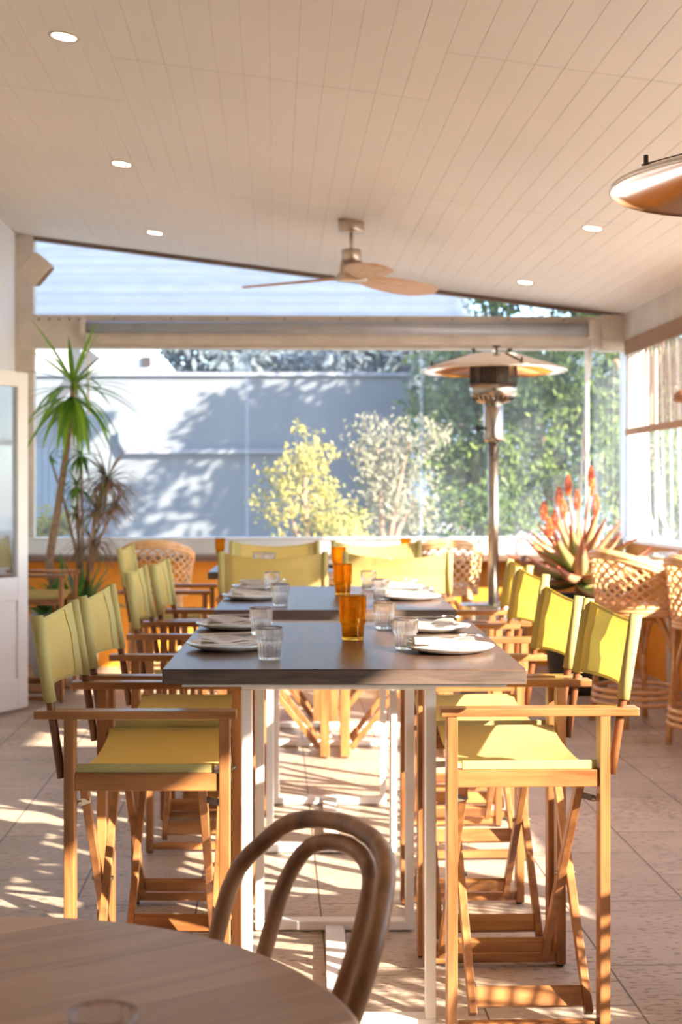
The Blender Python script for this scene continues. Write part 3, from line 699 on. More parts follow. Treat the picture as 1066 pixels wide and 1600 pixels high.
# ------------------------------------------------------------------ patio heaters
def heater(label, x, y, rim):
    t = thing('patio_heater', label, 'heater', (x, y, 0), 0, 'mushroom patio heaters'); H = rim-2.0
    mb = MB(); mb.lathe([(0.0005, 0.0), (0.20, 0.0), (0.20, 0.03), (0.195, 0.04), (0.0005, 0.04)], 40); mb.build('base', M['steel'], t)
    mb = MB(); mb.lathe([(0.0005, 0.04), (0.19, 0.04), (0.19, 0.66), (0.188, 0.668), (0.0005, 0.668)], 40); mb.build('tank_housing', M['steel'], t)
    mb = MB(); mb.tube([(0, 0, 0.668), (0, 0, 1.60+H)], 0.031, 20); mb.build('pole', M['steel'], t)
    mb = MB(); mb.lathe([(0.0315, 1.585+H), (0.052, 1.59+H), (0.056, 1.61+H), (0.056, 1.80+H), (0.04, 1.82+H)], 32); nk = mb.build('control_head', M['steel'], t)
    mb = MB(); mb.tube([(-0.054, -0.01, 1.665+H), (-0.085, -0.01, 1.665+H)], 0.007, 8); mb.tube([(-0.08, -0.01, 1.665+H), (-0.10, -0.01, 1.665+H)], 0.017, 12); mb.build('knob', M['black'], nk)
    mb = MB(); mb.lathe([(0.04, 1.80+H), (0.095, 1.815+H), (0.125, 1.845+H), (0.134, 1.87+H), (0.137, 1.915+H), (0.133, 1.915+H), (0.12, 1.86+H)], 40); bw = mb.build('burner_bowl', M['steel'], t)
    mb = MB()
    for i in range(24):
        a = 2*PI*i/24; c, s = math.cos(a), math.sin(a)
        mb.bar((0.10*c, 0.10*s, 1.8195+H), (0.124*c, 0.124*s, 1.8405+H), 0.010, 0.003, Vector((-s, c, 0)))
    mb.build('vent_slots', M['black'], bw)
    mb = MB()
    for i in range(44):
        a = 2*PI*i/44; c, s = math.cos(a), math.sin(a); mb.tube([(0.134*c, 0.134*s, 1.905+H), (0.130*c, 0.130*s, 2.045+H)], 0.0026, 5)
    for k in range(9): 
        z = 1.92+k*0.0155+H; r = 0.133-0.0005*k; mb.tube([(r*math.cos(2*PI*i/36), r*math.sin(2*PI*i/36), z) for i in range(36)], 0.0022, 5, closed=True)
    mb.lathe([(0.085, 1.90+H), (0.085, 2.05+H)], 24)
    mb.build('burner_mesh', M['dark_metal'], t)
    mb = MB(); R = 0.415
    mb.lathe([(0.0005, 2.092+H), (0.13, 2.088+H), (0.16, 2.080+H), (R-0.02, 2.006+H), (R, 1.996+H), (R+0.002, 1.986+H), (R-0.002, 1.984+H), (R-0.022, 2.000+H), (0.16, 2.074+H), (0.13, 2.082+H), (0.0005, 2.086+H)], 72)
    rf = mb.build('reflector', M['mirror'], t)
    for i in range(3):
        mb = MB(); a = 2*PI*i/3+0.55; c, s = math.cos(a), math.sin(a); mb.tube([(0.12*c, 0.12*s, 2.05+H), (0.12*c, 0.12*s, 2.12+H)], 0.006, 8); mb.tube([(0.12*c-0.02*s, 0.12*s+0.02*c, 2.118+H), (0.12*c+0.02*s, 0.12*s-0.02*c, 2.118+H)], 0.006, 6)
        mb.build('wing_bolt', M['dark_metal'], rf)
    for i in range(4):
        mb = MB(); a = 2*PI*i/4+0.3; c, s = math.cos(a), math.sin(a); mb.bar((0.17*c, 0.17*s, 2.080+H), ((R-0.03)*c, (R-0.03)*s, 2.014+H), 0.008, 0.004, Vector((-s, c, 0)))
        mb.tube([((R-0.04)*c, (R-0.04)*s, 2.01+H), ((R-0.04)*c, (R-0.04)*s, 2.038+H)], 0.006, 8); mb.build('seam_clip', M['dark_metal'], rf)
    return t
heater('free standing stainless patio heater in front of the back window', 1.004, 8.08, 2.0)
heater('patio heater whose polished reflector enters the picture at the upper right', 1.155, 3.55, 2.085)

# ------------------------------------------------------------------ ceiling things
def ceil_point(px, py):
    d = ray(px, py)
    # z = 2.971-0.1278*u,  u = X cos + Y sin
    ku = d.x*math.cos(TH)+math.sin(TH); Y = (2.971-CAM_H)/(d.z+0.1278*ku); return Vector((d.x*Y, Y, CAM_H+d.z*Y))
M['lamp'] = emit('downlight glow', (1.0, 0.80, 0.52), 14.0)
lab = ['nearest of the left row of ceiling downlights', 'middle of the left row of ceiling downlights', 'farthest of the left row of ceiling downlights',
       'nearer of the two ceiling downlights on the right', 'farther of the two ceiling downlights on the right']
tilt = math.atan(0.1278)
for (px, py), lb in zip(((100, 57), (190, 256), (242, 363.5), (926, 356.5), (821, 441)), lab):
    p = ceil_point(px, py)
    t = thing('downlight', 'round recessed warm downlight, '+lb, 'ceiling light', p, TH, 'recessed downlights'); t.rotation_euler = (0, tilt, TH)
    mb = MB(); mb.lathe([(0.046, -0.001), (0.050, -0.004), (0.060, -0.004), (0.062, 0.0)], 32); mb.build('trim_ring', M['nickel'], t)
    mb = MB(); mb.disc(0.047, -0.002, 32, up=False); mb.build('lens', M['lamp'], t)
# fan
p = ceil_point(549, 346); fz = p.z
t = thing('ceiling_fan', 'three blade ceiling fan with wooden blades and brushed nickel mount', 'fan', p)
mb = MB(); mb.lathe([(0.0005, 0.012), (0.080, 0.012), (0.080, -0.062), (0.076, -0.068), (0.0005, -0.068)], 36); mb.build('ceiling_mount', M['nickel'], t)
mb = MB(); mb.tube([(0, 0, -0.065), (0, 0, -0.20)], 0.012, 12); mb.build('rod', M['nickel'], t)
mb = MB(); mb.lathe([(0.0005, -0.165), (0.055, -0.170), (0.060, -0.18), (0.060, -0.235), (0.052, -0.24), (0.0005, -0.24)], 32); mb.build('motor_cap', M['nickel'], t)
mb = MB(); mb.lathe([(0.0005, -0.24), (0.066, -0.242), (0.068, -0.30), (0.10, -0.335), (0.095, -0.352), (0.0005, -0.358)], 36); mb.build('motor_housing', M['nickel'], t)
for ang in (162, 38, -81):
    mb = MB(); n = 16; topP = []; botP = []
    for i in range(n+1):
        f = i/n; r = 0.045+f*0.625
        w = (0.045+0.075*math.sin(min(1, f*1.5)*PI/2))*(1 if f < 0.8 else math.sqrt(max(0, 1-((f-0.8)/0.2)**2*0.80)))
        tw = -math.radians(14-6*f); zc = -0.335-0.03*f
        rt, rb = [], []
        for j in range(9):
            c = j/8*2-1; y = c*w+0.02*f; z = zc+c*w*math.tan(tw)-0.008*(1-c*c)*0; th = 0.008*(1-0.85*c*c)
            rt.append(Vector((r, y, z+th))); rb.append(Vector((r, y, z-th)))
        topP.append(rt); botP.append(rb)
    mb.grid(topP); mb.grid(botP)
    for G in (0, -1): mb.grid([topP[G], botP[G]])
    for G in (0, -1): mb.grid([[r_[G] for r_ in topP], [r_[G] for r_ in botP]])
    b = mb.build('blade', M['blade'], t); b.rotation_euler = (0, 0, math.radians(ang))
# speaker at the left corner
t = thing('wall_speaker', 'small beige box speaker tilted on the left wall near the ceiling', 'speaker', at(56, 421, 9.4))
mb = MB(); mb.box(-0.075, 0.075, -0.10, 0.10, -0.085, 0.085); b = mb.build('cabinet', M['cream'], t, 0.008)
mb = MB(); mb.box(0.076, 0.082, -0.085, 0.085, -0.075, 0.075); mb.build('front_grille', M['blind'], b)
b.rotation_euler = (math.radians(12), math.radians(40), math.radians(10))
mb = MB(); mb.tube([(-0.04, 0, 0), (-0.10, 0.03, -0.02), (-0.115, 0.05, -0.02)], 0.012, 8); mb.build('bracket', M['cream'], t)
# wooden lamp at the right edge
p = at(1078, 620, 7.6)
t = thing('pendant_lamp', 'brown rounded pendant shade at the right edge in front of the blind', 'lamp', p)
mb = MB(); mb.lathe([(0.02, 0.045), (0.06, 0.035), (0.085, 0.01), (0.09, -0.015), (0.075, -0.03), (0.07, -0.028), (0.082, -0.01), (0.055, 0.03), (0.02, 0.04)], 32); mb.build('shade', wood('turned shade', (0.35, 0.14, 0.06), (0.5, 0.24, 0.12), (3, 3, 3)), t)
uu = p.x*math.cos(TH)+p.y*math.sin(TH)
mb = MB(); mb.tube([(0, 0, 0.04), (0, 0, CZ(uu)-p.z)], 0.004, 6); mb.build('cord', M['black'], t)

# cane blind on the right side
t = thing('cane_blind', 'woven brown cane blind hanging across the right side opening', 'blind', R2W(2.59, 8.3, 0), TH)
mb = MB(); z = 1.76
while z < 2.36: mb.box(0.0, 0.003, 0, 2.13, z, z+0.0042); z += 0.0125
for v in [0.06+0.1*k for k in range(21)]: mb.box(-0.002, 0.005, v, v+0.004, 1.76, 2.40)
mb.build('slats', M['blind'], t)
mb = MB(); mb.box(-0.012, 0.02, 0, 2.13, 2.31, 2.42); mb.build('head_roll', M['blind'], t, 0.006)
mb = MB(); mb.box(-0.008, 0.014, 0, 2.13, 1.715, 1.765); mb.build('bottom_batten', M['blind'], t, 0.004)
# gathered clear plastic at both sides of the corner
def drape(name, label, f, z0, z1, rot_from):
    mb = MB(); G = []
    for i in range(9):
        z = z0+(z1-z0)*i/8; row = []
        for j in range(61):
            c = j/60; row.append(f(c, 1-i/8, z))
        G.append(row)
    mb.grid(G); o = mb.build(name, M['film2'], None); o.rotation_euler = (0, 0, TH); tag(o, label, 'curtain', 'clear plastic curtains'); return o
ua, ub = u_of(928, 10.5), u_of(986, 10.5)
drape('plastic_curtain', 'gathered clear plastic curtain in the right corner of the back window', lambda c, k, z: Vector((ua+(ub-ua)*c, 10.52+0.02*math.sin(c*44+k*1.5), z)), 0.97, 2.36, None)
drape('plastic_curtain', 'slack clear plastic curtain hanging in the right side opening', lambda c, k, z: Vector((2.68+0.02*math.sin(c*50+k*3), 8.6+1.6*c, z)), 0.96, 2.40, None)
for y0, y1, lb in ((10.0, 9.86, 'left'), (9.75, 9.5, 'right')):
    mb = MB(); mb.tube([R2W(2.63, y0, 2.38), R2W(2.63, y0, 1.6), R2W(2.63, (y0+y1)/2+0.02, 1.15), R2W(2.64, y1-0.1, 0.965)], 0.014, 8)
    tag(mb.build('curtain_rope', M['white'], None), 'white hanging curtain edge cord at the right side opening, %s of two' % lb, 'cord', 'curtain cords')
mb = MB(); mb.box(2.40, 2.425, 10.46, 10.50, 0.965, 2.37)
o = mb.build('curtain_track', M['white'], None, 0.003); o.rotation_euler = (0, 0, TH); tag(o, 'slim white upright rail right of the heater against the back window', 'rail')
o.location = R2W(u_of(916, 10.5)-2.41, 0, 0)

# ------------------------------------------------------------------ plants
def strap(mb, p, d, L, w, droop, n=7, fold=0.25, twist=0.0, m=0):
    p = Vector(p); d = Vector(d).normalized(); pts = []; q = p.copy(); dd = d.copy()
    for i in range(n+1):
        pts.append((q.copy(), dd.copy())); dd = (dd+Vector((0, 0, -droop/n))).normalized(); q = q+dd*L/n
    G = []
    for i, (q, dd) in enumerate(pts):
        f = i/n; s = dd.cross(Vector((0, 0, 1)))
        s = s.normalized() if s.length > 1e-4 else Vector((1, 0, 0))
        s = (Matrix.Rotation(twist, 3, dd) @ s); nrm = s.cross(dd)
        ww = w*(0.45+0.55*math.sin(min(1, f*2.2+0.1)*PI/2))*(1-f**2.6)
        G.append([q-s*ww+nrm*ww*fold, q, q+s*ww+nrm*ww*fold])
    mb.grid(G, m)
def tuft(mb, c, n, L, w, droop, zr=(-0.3, 1.0), spread=0.02, m=0, rnd=random):
    for i in range(n):
        a = rnd.random()*2*PI; z = zr[0]+(zr[1]-zr[0])*rnd.random()
        h = math.sqrt(max(0.05, 1-z*z)); d = (h*math.cos(a), h*math.sin(a), z)
        p = Vector(c)+Vector((math.cos(a)*spread, math.sin(a)*spread, (z-0.3)*spread*3))
        strap(mb, p, d, L*(0.7+0.5*rnd.random()), w*(0.8+0.4*rnd.random()), droop*(0.4+0.9*rnd.random()), m=m)
rp = random.Random(5)
Yp = 9.78
potc = at(99, 1073, Yp); potc.z = 0
def pot(name, label, x, y, prof, mat, soilz, soilr):
    t = thing(name, label, 'plant pot', (x, y, 0)); mb = MB(); mb.lathe(prof, 48); mb.build('pot', mat, t)
    mb = MB(); mb.disc(soilr, soilz, 32); mb.build('soil', M['soil'], t); return t
t = pot('round_planter', 'rounded white planter on the floor behind the left chairs', potc.x, Yp,
    [(0.0005, 0.0), (0.15, 0.0), (0.20, 0.04), (0.235, 0.15), (0.245, 0.30), (0.235, 0.42), (0.215, 0.49), (0.20, 0.49), (0.20, 0.44)], M['pot_white'], 0.45, 0.205)
t = thing('yucca', 'tall yucca with a bare curved trunk and a green leaf crown in the white planter', 'plant', (potc.x-0.02, Yp, 0.45))
P0 = Vector((potc.x-0.02, Yp, 0.45))
tr = [Vector((potc.x-0.02, Yp, 0.44)), at(76, 880, Yp), at(88, 810, Yp), at(99, 740, Yp), at(107, 680, Yp), at(113, 630, Yp), at(115, 590, Yp)]
mb = MB(); mb.tube([q-P0 for q in tr], [0.034, 0.030, 0.026, 0.024, 0.022, 0.020, 0.016], 10); mb.build('trunk', M['bark'], t)
mb = MB()
cr = at(114, 605, Yp)-P0
tuft(mb, cr+Vector((0, 0, 0.03)), 15, 0.47, 0.018, 0.25, (0.35, 0.99), 0.012, rnd=rp)
tuft(mb, cr, 18, 0.48, 0.019, 1.1, (-0.05, 0.5), 0.014, rnd=rp)
tuft(mb, cr+Vector((0, 0, -0.06)), 34, 0.48, 0.022, 1.5, (-0.55, 0.1), 0.014, rnd=rp)
tuft(mb, cr+Vector((0, 0, -0.10)), 12, 0.36, 0.020, 1.2, (-0.95, -0.4), 0.014, rnd=rp)
mb.build('leaves', M['yucca'], t)
t = thing('dracaena', 'thin stemmed dracaena with reddish narrow leaf tufts beside the yucca trunk', 'plant', (potc.x+0.13, Yp-0.03, 0.45))
P0 = Vector((potc.x+0.13, Yp-0.03, 0.45)); heads = [(128, 712, 0.02, 34, 0.22), (168, 752, 0.1, 170, 0.34), (152, 800, -0.05, 90, 0.29), (145, 850, 0.04, 80, 0.30), (182, 790, 0.05, 60, 0.2), (120, 760, 0, 30, 0.2), (118, 800, 0.12, 14, 0.15), (78, 715, 0.1, 6, 0.12)]
mb = MB(); lf = MB(); lg_ = MB()
for i, (px, py, dy, n, L_) in enumerate(heads):
    h = at(px, py, Yp+dy)-P0; j = Vector((rp.uniform(-.03, .03), rp.uniform(-.03, .03), 0))
    mb.tube([j, j+Vector((h.x*0.25, h.y*0.25, h.z*0.4)), Vector((h.x*0.55, h.y*0.6, h.z*0.72)), h], [0.013, 0.011, 0.009, 0.007], 7)
    tuft(lf if i in (1, 2, 3, 4) else lg_, h, n, L_, 0.0065 if i in (1, 2, 3, 4) else 0.010, 1.6, (-0.3, 0.95), 0.006, rnd=rp)
mb.build('stems', M['bark'], t); lf.build('red_leaves', M['draca'], t); lg_.build('green_leaves', M['broad'], t)
t = thing('bromeliad', 'clump of broad strappy green leaves at the foot of the yucca', 'plant', (potc.x, Yp-0.06, 0.45))
mb = MB()
for i in range(5):
    q = Vector((rp.uniform(-.15, .15), rp.uniform(-.1, .1), 0.0)); tuft(mb, q+Vector((0.05, 0, 0)), 20, 0.37, 0.025, 0.8, (0.4, 0.98), 0.02, rnd=rp)
mb.build('leaves', M['broad'], t)

# aloe
Ya = 9.25; ac = at(905, 905, Ya)
pot('tall_planter', 'big charcoal planter standing behind the right chairs, holding the aloe', ac.x, Ya,
    [(0.0005, 0.0), (0.15, 0.0), (0.18, 0.03), (0.25, 0.50), (0.265, 0.60), (0.265, 0.63), (0.24, 0.63), (0.235, 0.58)], M['pot_dark'], 0.59, 0.24)
def aloe_mat():
    m, n, l, b = nmat('aloe leaf'); g = n.new('ShaderNodeNewGeometry'); at_ = n.new('ShaderNodeAttribute'); at_.attribute_name = 'tip'
    r0 = ramp(n, l, g.outputs['Random Per Island'], [(0, (0.22, 0.34, 0.10)), (0.5, (0.40, 0.42, 0.17)), (1, (0.60, 0.36, 0.22))])
    mx = n.new('ShaderNodeMix'); mx.data_type = 'RGBA'; mx.inputs[7].default_value = (0.72, 0.14, 0.08, 1)
    l.new(at_.outputs['Fac'], mx.inputs[0]); l.new(r0.outputs[0], mx.inputs[6]); l.new(mx.outputs[2], b.inputs['Base Color']); b.inputs['Roughness'].default_value = 0.4
    tr_ = n.new('ShaderNodeBsdfTranslucent'); l.new(mx.outputs[2], tr_.inputs[0]); ms = n.new('ShaderNodeMixShader'); ms.inputs[0].default_value = 0.2
    l.new(b.outputs[0], ms.inputs[1]); l.new(tr_.outputs[0], ms.inputs[2]); l.new(ms.outputs[0], n['Material Output'].inputs[0])
    return m
M['aloe'] = aloe_mat()
t = thing('aloe', 'large pink and green aloe in flower in the charcoal planter', 'plant', (ac.x, Ya, 0.59))
mb = MB(); mb.tube([(0, 0, 0), (0.01, 0, 0.10), (0, 0, 0.22)], [0.035, 0.032, 0.04], 12); mb.build('stem', M['bark'], t)
mb = MB(); tips = []; ra = random.Random(11)
c0 = Vector((0, 0, ac.z-0.59+0.0))
NL = 34
for i in range(NL):
    f = i/NL; a = i*2.39996; el = math.radians(-30+100*f**0.9+ra.uniform(-8, 8)); L_ = (0.55-0.13*f)*ra.uniform(0.85, 1.15); w = 0.068*(1-0.25*f)
    d = Vector((math.cos(a)*math.cos(el), math.sin(a)*math.cos(el), math.sin(el)))
    n = 9; dd = d.copy(); q = c0+Vector((math.cos(a), math.sin(a), 0))*0.02+Vector((0, 0, -0.02+0.09*f)); rings = []
    for k in range(n+1):
        g = k/n; s = dd.cross(Vector((0, 0, 1))); s = s.normalized() if s.length > 1e-3 else Vector((1, 0, 0)); nr = s.cross(dd)
        if nr.z < 0: nr = -nr
        ww = w*(1-g**1.6)*(0.8+0.5*math.sin(min(1, g*3)*PI/2))*0.8; th = ww*0.42
        rings.append([q-s*ww+nr*ww*0.35, q-s*ww*0.5+nr*0.0, q+nr*th*0.1, q+s*ww*0.5, q+s*ww+nr*ww*0.35, q+s*ww*0.4-nr*th, q-nr*th*1.3, q-s*ww*0.4-nr*th])
        tips += [min(1, (g**3.0)*0.9+(0.6 if jj in (0, 4) else 0.0)) for jj in range(8)]
        dd = (dd+Vector((0, 0, (0.55 if el < 0.6 else -0.15)/n))).normalized(); q = q+dd*L_/n
    V = [p_ for r_ in rings for p_ in r_]; Fc = [(k*8+j, k*8+(j+1) % 8, (k+1)*8+(j+1) % 8, (k+1)*8+j) for k in range(n) for j in range(8)]
    mb.add(V, Fc, 0, True)
o = mb.build('leaves', M['aloe'], t)
at_ = o.data.attributes.new('tip', 'FLOAT', 'POINT'); at_.data.foreach_set('value', tips)
M['flower'] = leafmat('orange red flowers', (0.85, 0.12, 0.03), (0.95, 0.38, 0.10), 0.25)
M['stalk'] = plain('pinkish stalk', (0.55, 0.22, 0.14), 0.6)
for px, py in ((850, 792), (858, 818), (874, 770), (888, 752), (880, 790), (902, 775), (923, 737), (924, 752), (931, 782), (868, 806)):
    h = at(px, py+8, Ya+ra.uniform(-0.12, 0.12)); h = h-Vector((ac.x, Ya, 0.59))
    mb = MB(); mb.tube([c0+Vector((h.x*0.12, h.y*0.2, 0.05)), c0.lerp(h, 0.55)+Vector((h.x*0.05, 0, 0.02)), h], [0.010, 0.008, 0.006], 7); s_ = mb.build('flower_stalk', M['stalk'], t)
    mb = MB()
    for k in range(70):
        f = k/70; a = k*2.4; r = 0.029*math.sin(PI*(0.12+0.86*f))**0.7; z = -0.05+0.12*f
        b0 = h+Vector((r*0.3*math.cos(a), r*0.3*math.sin(a), z)); b1 = h+Vector((r*math.cos(a), r*math.sin(a), z-0.012+0.02*f))
        mb.tube([b0, b0.lerp(b1, 0.5), b1], [0.003, 0.0045, 0.002], 5)
    mb.build('flower_spike', M['flower'], s_)

# ------------------------------------------------------------------ outside
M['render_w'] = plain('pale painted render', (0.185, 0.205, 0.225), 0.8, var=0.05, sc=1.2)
M['render_s'] = plain('pale roof sheet', (0.24, 0.26, 0.29), 0.7, var=0.04, sc=1)
M['batten'] = plain('grey blue batten', (0.11, 0.14, 0.19), 0.6)
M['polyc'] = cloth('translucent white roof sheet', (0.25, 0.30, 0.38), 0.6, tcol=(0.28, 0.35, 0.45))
# corrugated awning just outside the upper window
t = thing('awning', 'white corrugated awning roof seen through the upper window', 'awning', (0, 0, 0))
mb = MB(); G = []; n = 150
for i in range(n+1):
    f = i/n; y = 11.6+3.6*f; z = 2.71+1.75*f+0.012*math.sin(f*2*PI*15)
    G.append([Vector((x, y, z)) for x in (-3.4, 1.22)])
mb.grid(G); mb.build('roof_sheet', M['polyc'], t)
for k in range(9):
    f = 0.04+k*0.115; mb = MB(); mb.box(-3.4, 1.22, 11.6+3.6*f-0.02, 11.6+3.6*f+0.02, 2.71+1.75*f-0.065, 2.71+1.75*f-0.015); mb.build('batten', M['batten'], t)
for x in (-3.3, 1.15):
    mb = MB(); mb.bar((x, 11.6, 2.65), (x, 15.2, 4.40), 0.08, 0.05); mb.build('rafter', M['render_s'], t)
# posts and brace outside the left of the window
t = thing('outdoor_post', 'cream outdoor post with a diagonal brace behind the yucca', 'post', R2W(u_of(119, 11.3), 11.3, -0.13), TH)
mb = MB(); mb.box(-0.035, 0.035, -0.035, 0.035, 0, 2.62); mb.build('post', M['cream'], t)
mb = MB(); mb.bar((0.15, -0.04, 2.52), (-0.34, -0.04, 1.95), 0.09, 0.04); mb.build('brace', M['cream'], t)
# neighbouring house
Yh = 18.0
def hx(px, Y=Yh): return (px-VX)/F*Y
def hz(py, Y=Yh): return CAM_H+(VY-py)/F*Y
t = thing('neighbour_house', 'pale rendered neighbouring building with tree shadows on its wall', 'building', (hx(350), Yh, -0.13))
bx, bz = hx(350), -0.13
mb = MB(); mb.box(-6-bx, hx(642)-bx, 0.0, 1.5, 0, hz(586)-bz); mb.build('wall', M['render_w'], t)
mb = MB(); mb.box(hx(196)-bx, hx(480)-bx, -0.10, 0.0, hz(709)-bz, hz(702)-bz); mb.build('gutter', M['render_s'], t)
mb = MB(); mb.tube([(hx(198)-bx, -0.06, hz(705)-bz), (hx(190)-bx, -0.06, hz(690)-bz), (hx(190)-bx, -0.06, hz(675)-bz)], 0.05, 10); mb.build('downpipe', M['render_s'], t)
mb = MB(); mb.box(-6-bx, hx(642)-bx, -0.05, 1.55, hz(588)-bz, hz(582)-bz); mb.build('coping', M['render_s'], t)
t = thing('gable_house', 'bright white gabled house beyond the neighbouring wall, at the left', 'building', (hx(150, 22), 22, -0.13)); bx = hx(150, 22)
mb = MB(); mb.poly([(-8-bx, 0), (hx(268, 22)-bx, 0), (hx(268, 22)-bx, hz(592, 22)+0.13), (hx(235, 22)-bx, hz(543, 22)+0.13), (hx(120, 22)-bx, hz(430, 22)+0.13), (-8-bx, hz(420, 22)+0.13)], 0, 3); mb.build('gable_wall', plain('white weatherboard', (0.55, 0.54, 0.52), 0.8), t)
mb = MB(); mb.box(hx(222, 22)-bx, hx(236, 22)-bx, -0.05, 0.0, hz(572, 22)+0.13, hz(558, 22)+0.13); mb.build('vent', M['dark_metal'], t)
# dark shed panel at far left
t = thing('garden_shed', 'blue grey boarded shed low at the left behind the yucca', 'shed', (hx(84, 15), 15, -0.13)); bx = hx(84, 15)
mb = MB()
for k in range(7): mb.box(-0.26+k*0.07, -0.195+k*0.07, 0, 0.5, 0, hz(700, 15)+0.13)
mb.build('boards', plain('blue grey boards', (0.24, 0.29, 0.34), 0.7), t)

def blob_tree(name, label, group, x, y, trunk_h, blobs, n, ls, mat, seed, trunk_r=0.08, base=-0.13):
    r = random.Random(seed); t = thing(name, label, 'tree' if trunk_h > 0.8 else 'shrub', (x, y, base), 0, group)
    mb = MB(); mb.tube([(0, 0, 0), (0.05, 0.03, trunk_h*0.5), (0, 0, trunk_h)], [trunk_r, trunk_r*0.8, trunk_r*0.6], 8)
    for (bx_, by_, bz_, rx, ry, rz_) in blobs:
        mb.tube([(0, 0, trunk_h*0.75), (bx_*0.5, by_*0.5, (trunk_h+bz_)/2), (bx_, by_, bz_)], [trunk_r*0.5, trunk_r*0.35, trunk_r*0.15], 6)
    mb.build('trunk', M['bark'], t)
    mb = MB(); tot = sum(b[3]*b[4]*b[5] for b in blobs)
    V = []; Fc = []
    for (bx_, by_, bz_, rx, ry, rz_) in blobs:
        k = int(n*rx*ry*rz_/tot)
        cl = [(Vector((r.gauss(0, 1), r.gauss(0, 1), r.gauss(0, 1))).normalized()*r.uniform(0.35, 0.95)) for _ in range(26)]
        for _ in range(k):
            c = r.choice(cl)+Vector((r.gauss(0, .16), r.gauss(0, .16), r.gauss(0, .16)))
            p = Vector((bx_+c.x*rx, by_+c.y*ry, bz_+c.z*rz_)); d = Vector((r.gauss(0, 1), r.gauss(0, 1), r.gauss(0, 1))).normalized(); s = d.orthogonal().normalized()
            l_ = ls*r.uniform(0.6, 1.4); o_ = len(V); V += [p-d*l_, p+s*l_*0.45, p+d*l_, p-s*l_*0.45]; Fc.append((o_, o_+1, o_+2, o_+3))
    mb.add(V, Fc); mb.build('foliage', mat, t); return t
M['tree1'] = leafmat('deep green foliage', (0.025, 0.06, 0.02), (0.16, 0.23, 0.05), 0.35)
M['tree2'] = leafmat('mid green foliage', (0.05, 0.10, 0.03), (0.24, 0.31, 0.07), 0.35)
M['wattle'] = leafmat('yellow green foliage', (0.22, 0.24, 0.07), (0.56, 0.44, 0.10), 0.35)
M['wispy'] = leafmat('greyish foliage', (0.20, 0.20, 0.13), (0.36, 0.33, 0.22), 0.35)
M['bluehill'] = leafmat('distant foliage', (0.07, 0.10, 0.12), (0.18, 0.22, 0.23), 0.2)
# wooded hill closing the view
mb = MB(); G = []; rh = random.Random(3)
for j in range(2):
    pass
for k in range(9):
    f = k/8; row = []
    for i in range(81):
        x = -60+120*i/80; h = 8.6+1.2*math.sin(x*0.13)+0.8*math.sin(x*0.37+1)+0.35*math.sin(x*1.3)
        row.append(Vector((x, 62+26*f+1.5*math.sin(x*0.5+k), -0.2+h*math.sin(f*PI/2)**0.8)))
    G.append(row)
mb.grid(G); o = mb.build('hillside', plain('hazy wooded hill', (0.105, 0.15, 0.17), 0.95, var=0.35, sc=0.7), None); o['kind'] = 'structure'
GT = 'trees and shrubs outside the back window'
def B(px, py, Y, r, rz=None, x0=0, y0=0): 
    p = at(px, py, Y); return (p.x-x0, Y-y0, p.z+0.13, r, r*0.8, rz or r)
def tree_px(name, label, Y, cx, th, bl, n, ls, mat, seed):
    x = (cx-VX)/F*Y; blob_tree(name, label, GT, x, Y, th, [B(px, py, Y+dy, r, rz, x, Y) for px, py, dy, r, rz in bl], n, ls, mat, seed)
tree_px('wattle_bush', 'yellow flowering bush outside, below the middle of the back window', 14, 480, 0.7, [(475, 720, 0, 0.36, 0.36), (450, 790, 0, 0.34, 0.45), (500, 800, 0.2, 0.4, 0.4), (520, 850, 0, 0.5, 0.4)], 3600, 0.030, M['wattle'], 1)
tree_px('wispy_bush', 'thin greyish bush with pale blossoms outside, right of the yellow bush', 14.6, 600, 0.8, [(590, 700, 0, 0.4, 0.35), (640, 690, 0, 0.45, 0.35), (590, 770, 0, 0.4, 0.5), (650, 780, 0.2, 0.4, 0.5)], 2600, 0.032, M['wispy'], 2)
tree_px('low_hedge', 'dark green low hedge along the bottom of the back window', 15.5, 620, 0.3, [(560, 850, 0, 0.5, 0.35), (640, 830, 0, 0.5, 0.4), (720, 810, 0, 0.6, 0.5), (800, 820, 0, 0.6, 0.45)], 4500, 0.04, M['tree1'], 3)
tree_px('garden_tree', 'leafy green tree outside directly behind the patio heater', 17, 760, 1.6, [(700, 600, 0, 0.8, 0.7), (760, 680, 0, 0.8, 0.9), (690, 700, -0.6, 0.6, 0.8), (800, 590, 0, 0.8, 0.6)], 6500, 0.055, M['tree2'], 4)
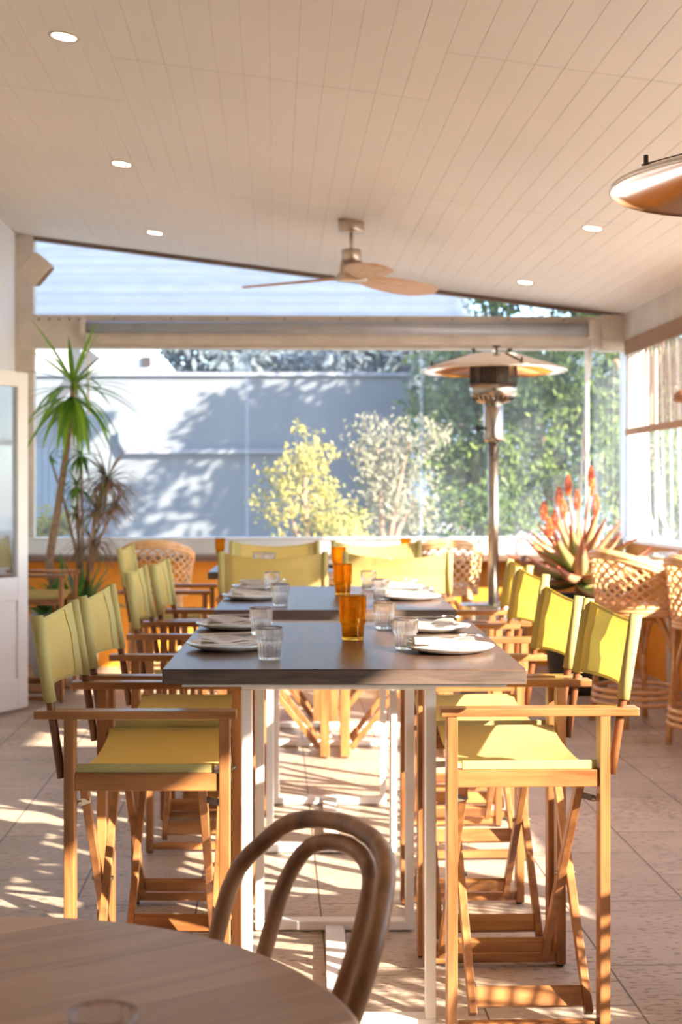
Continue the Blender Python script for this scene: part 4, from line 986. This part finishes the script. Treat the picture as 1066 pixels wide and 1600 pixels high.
tree_px('garden_tree', 'bright green tree outside between the heater and the aloe flowers', 16, 860, 1.5, [(840, 620, 0, 0.7, 0.8), (850, 740, 0, 0.7, 0.7), (900, 690, 0, 0.6, 0.9)], 6000, 0.05, M['tree2'], 5)
tree_px('garden_tree', 'dark tree outside behind the right corner of the back window', 17.5, 960, 1.6, [(930, 600, 0, 1.0, 0.9), (990, 720, 0, 1.0, 1.2), (1060, 600, 0, 1.0, 1.3)], 6000, 0.06, M['tree1'], 6)
tree_px('tall_tree', 'high spreading tree whose crown shows through the right end of the upper window', 15.5, 1010, 3.2, [(870, 380, 0, 0.9, 0.6), (1010, 420, 0, 1.1, 0.7), (800, 450, 0.4, 0.6, 0.4), (830, 400, -1.0, 0.75, 0.42), (765, 425, -1.1, 0.5, 0.25), (1120, 330, -0.3, 1.1, 0.8), (960, 500, -0.5, 0.7, 0.4)], 5200, 0.075, M['tree1'], 7)
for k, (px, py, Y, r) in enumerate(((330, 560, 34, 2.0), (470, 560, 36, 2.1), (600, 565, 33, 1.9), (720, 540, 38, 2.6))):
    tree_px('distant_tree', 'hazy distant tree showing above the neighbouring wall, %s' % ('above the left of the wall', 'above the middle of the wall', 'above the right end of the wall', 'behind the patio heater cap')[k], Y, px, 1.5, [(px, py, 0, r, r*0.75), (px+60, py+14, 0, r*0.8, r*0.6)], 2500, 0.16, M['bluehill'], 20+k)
tree_px('side_shrub', 'green shrub outside beyond the right side opening', 15, 1045, 0.6, [(1035, 740, 0, 0.5, 0.5), (1080, 800, 0, 0.6, 0.6)], 3500, 0.045, M['tree2'], 31)
tree_px('side_tree', 'dark tree outside beyond the right side opening, behind the cane blind', 19, 1075, 1.5, [(1070, 640, 0, 1.1, 1.0), (1110, 560, 0, 1.3, 1.2), (1040, 770, 0, 0.8, 0.8)], 5000, 0.06, M['tree1'], 32)
tree_px('lime_shrub', 'lime green shrub low at the left, seen behind the yucca trunk', 14.5, 84, 0.4, [(70, 825, 0, 0.22, 0.2), (98, 815, 0, 0.2, 0.2)], 1200, 0.03, M['wattle'], 33)
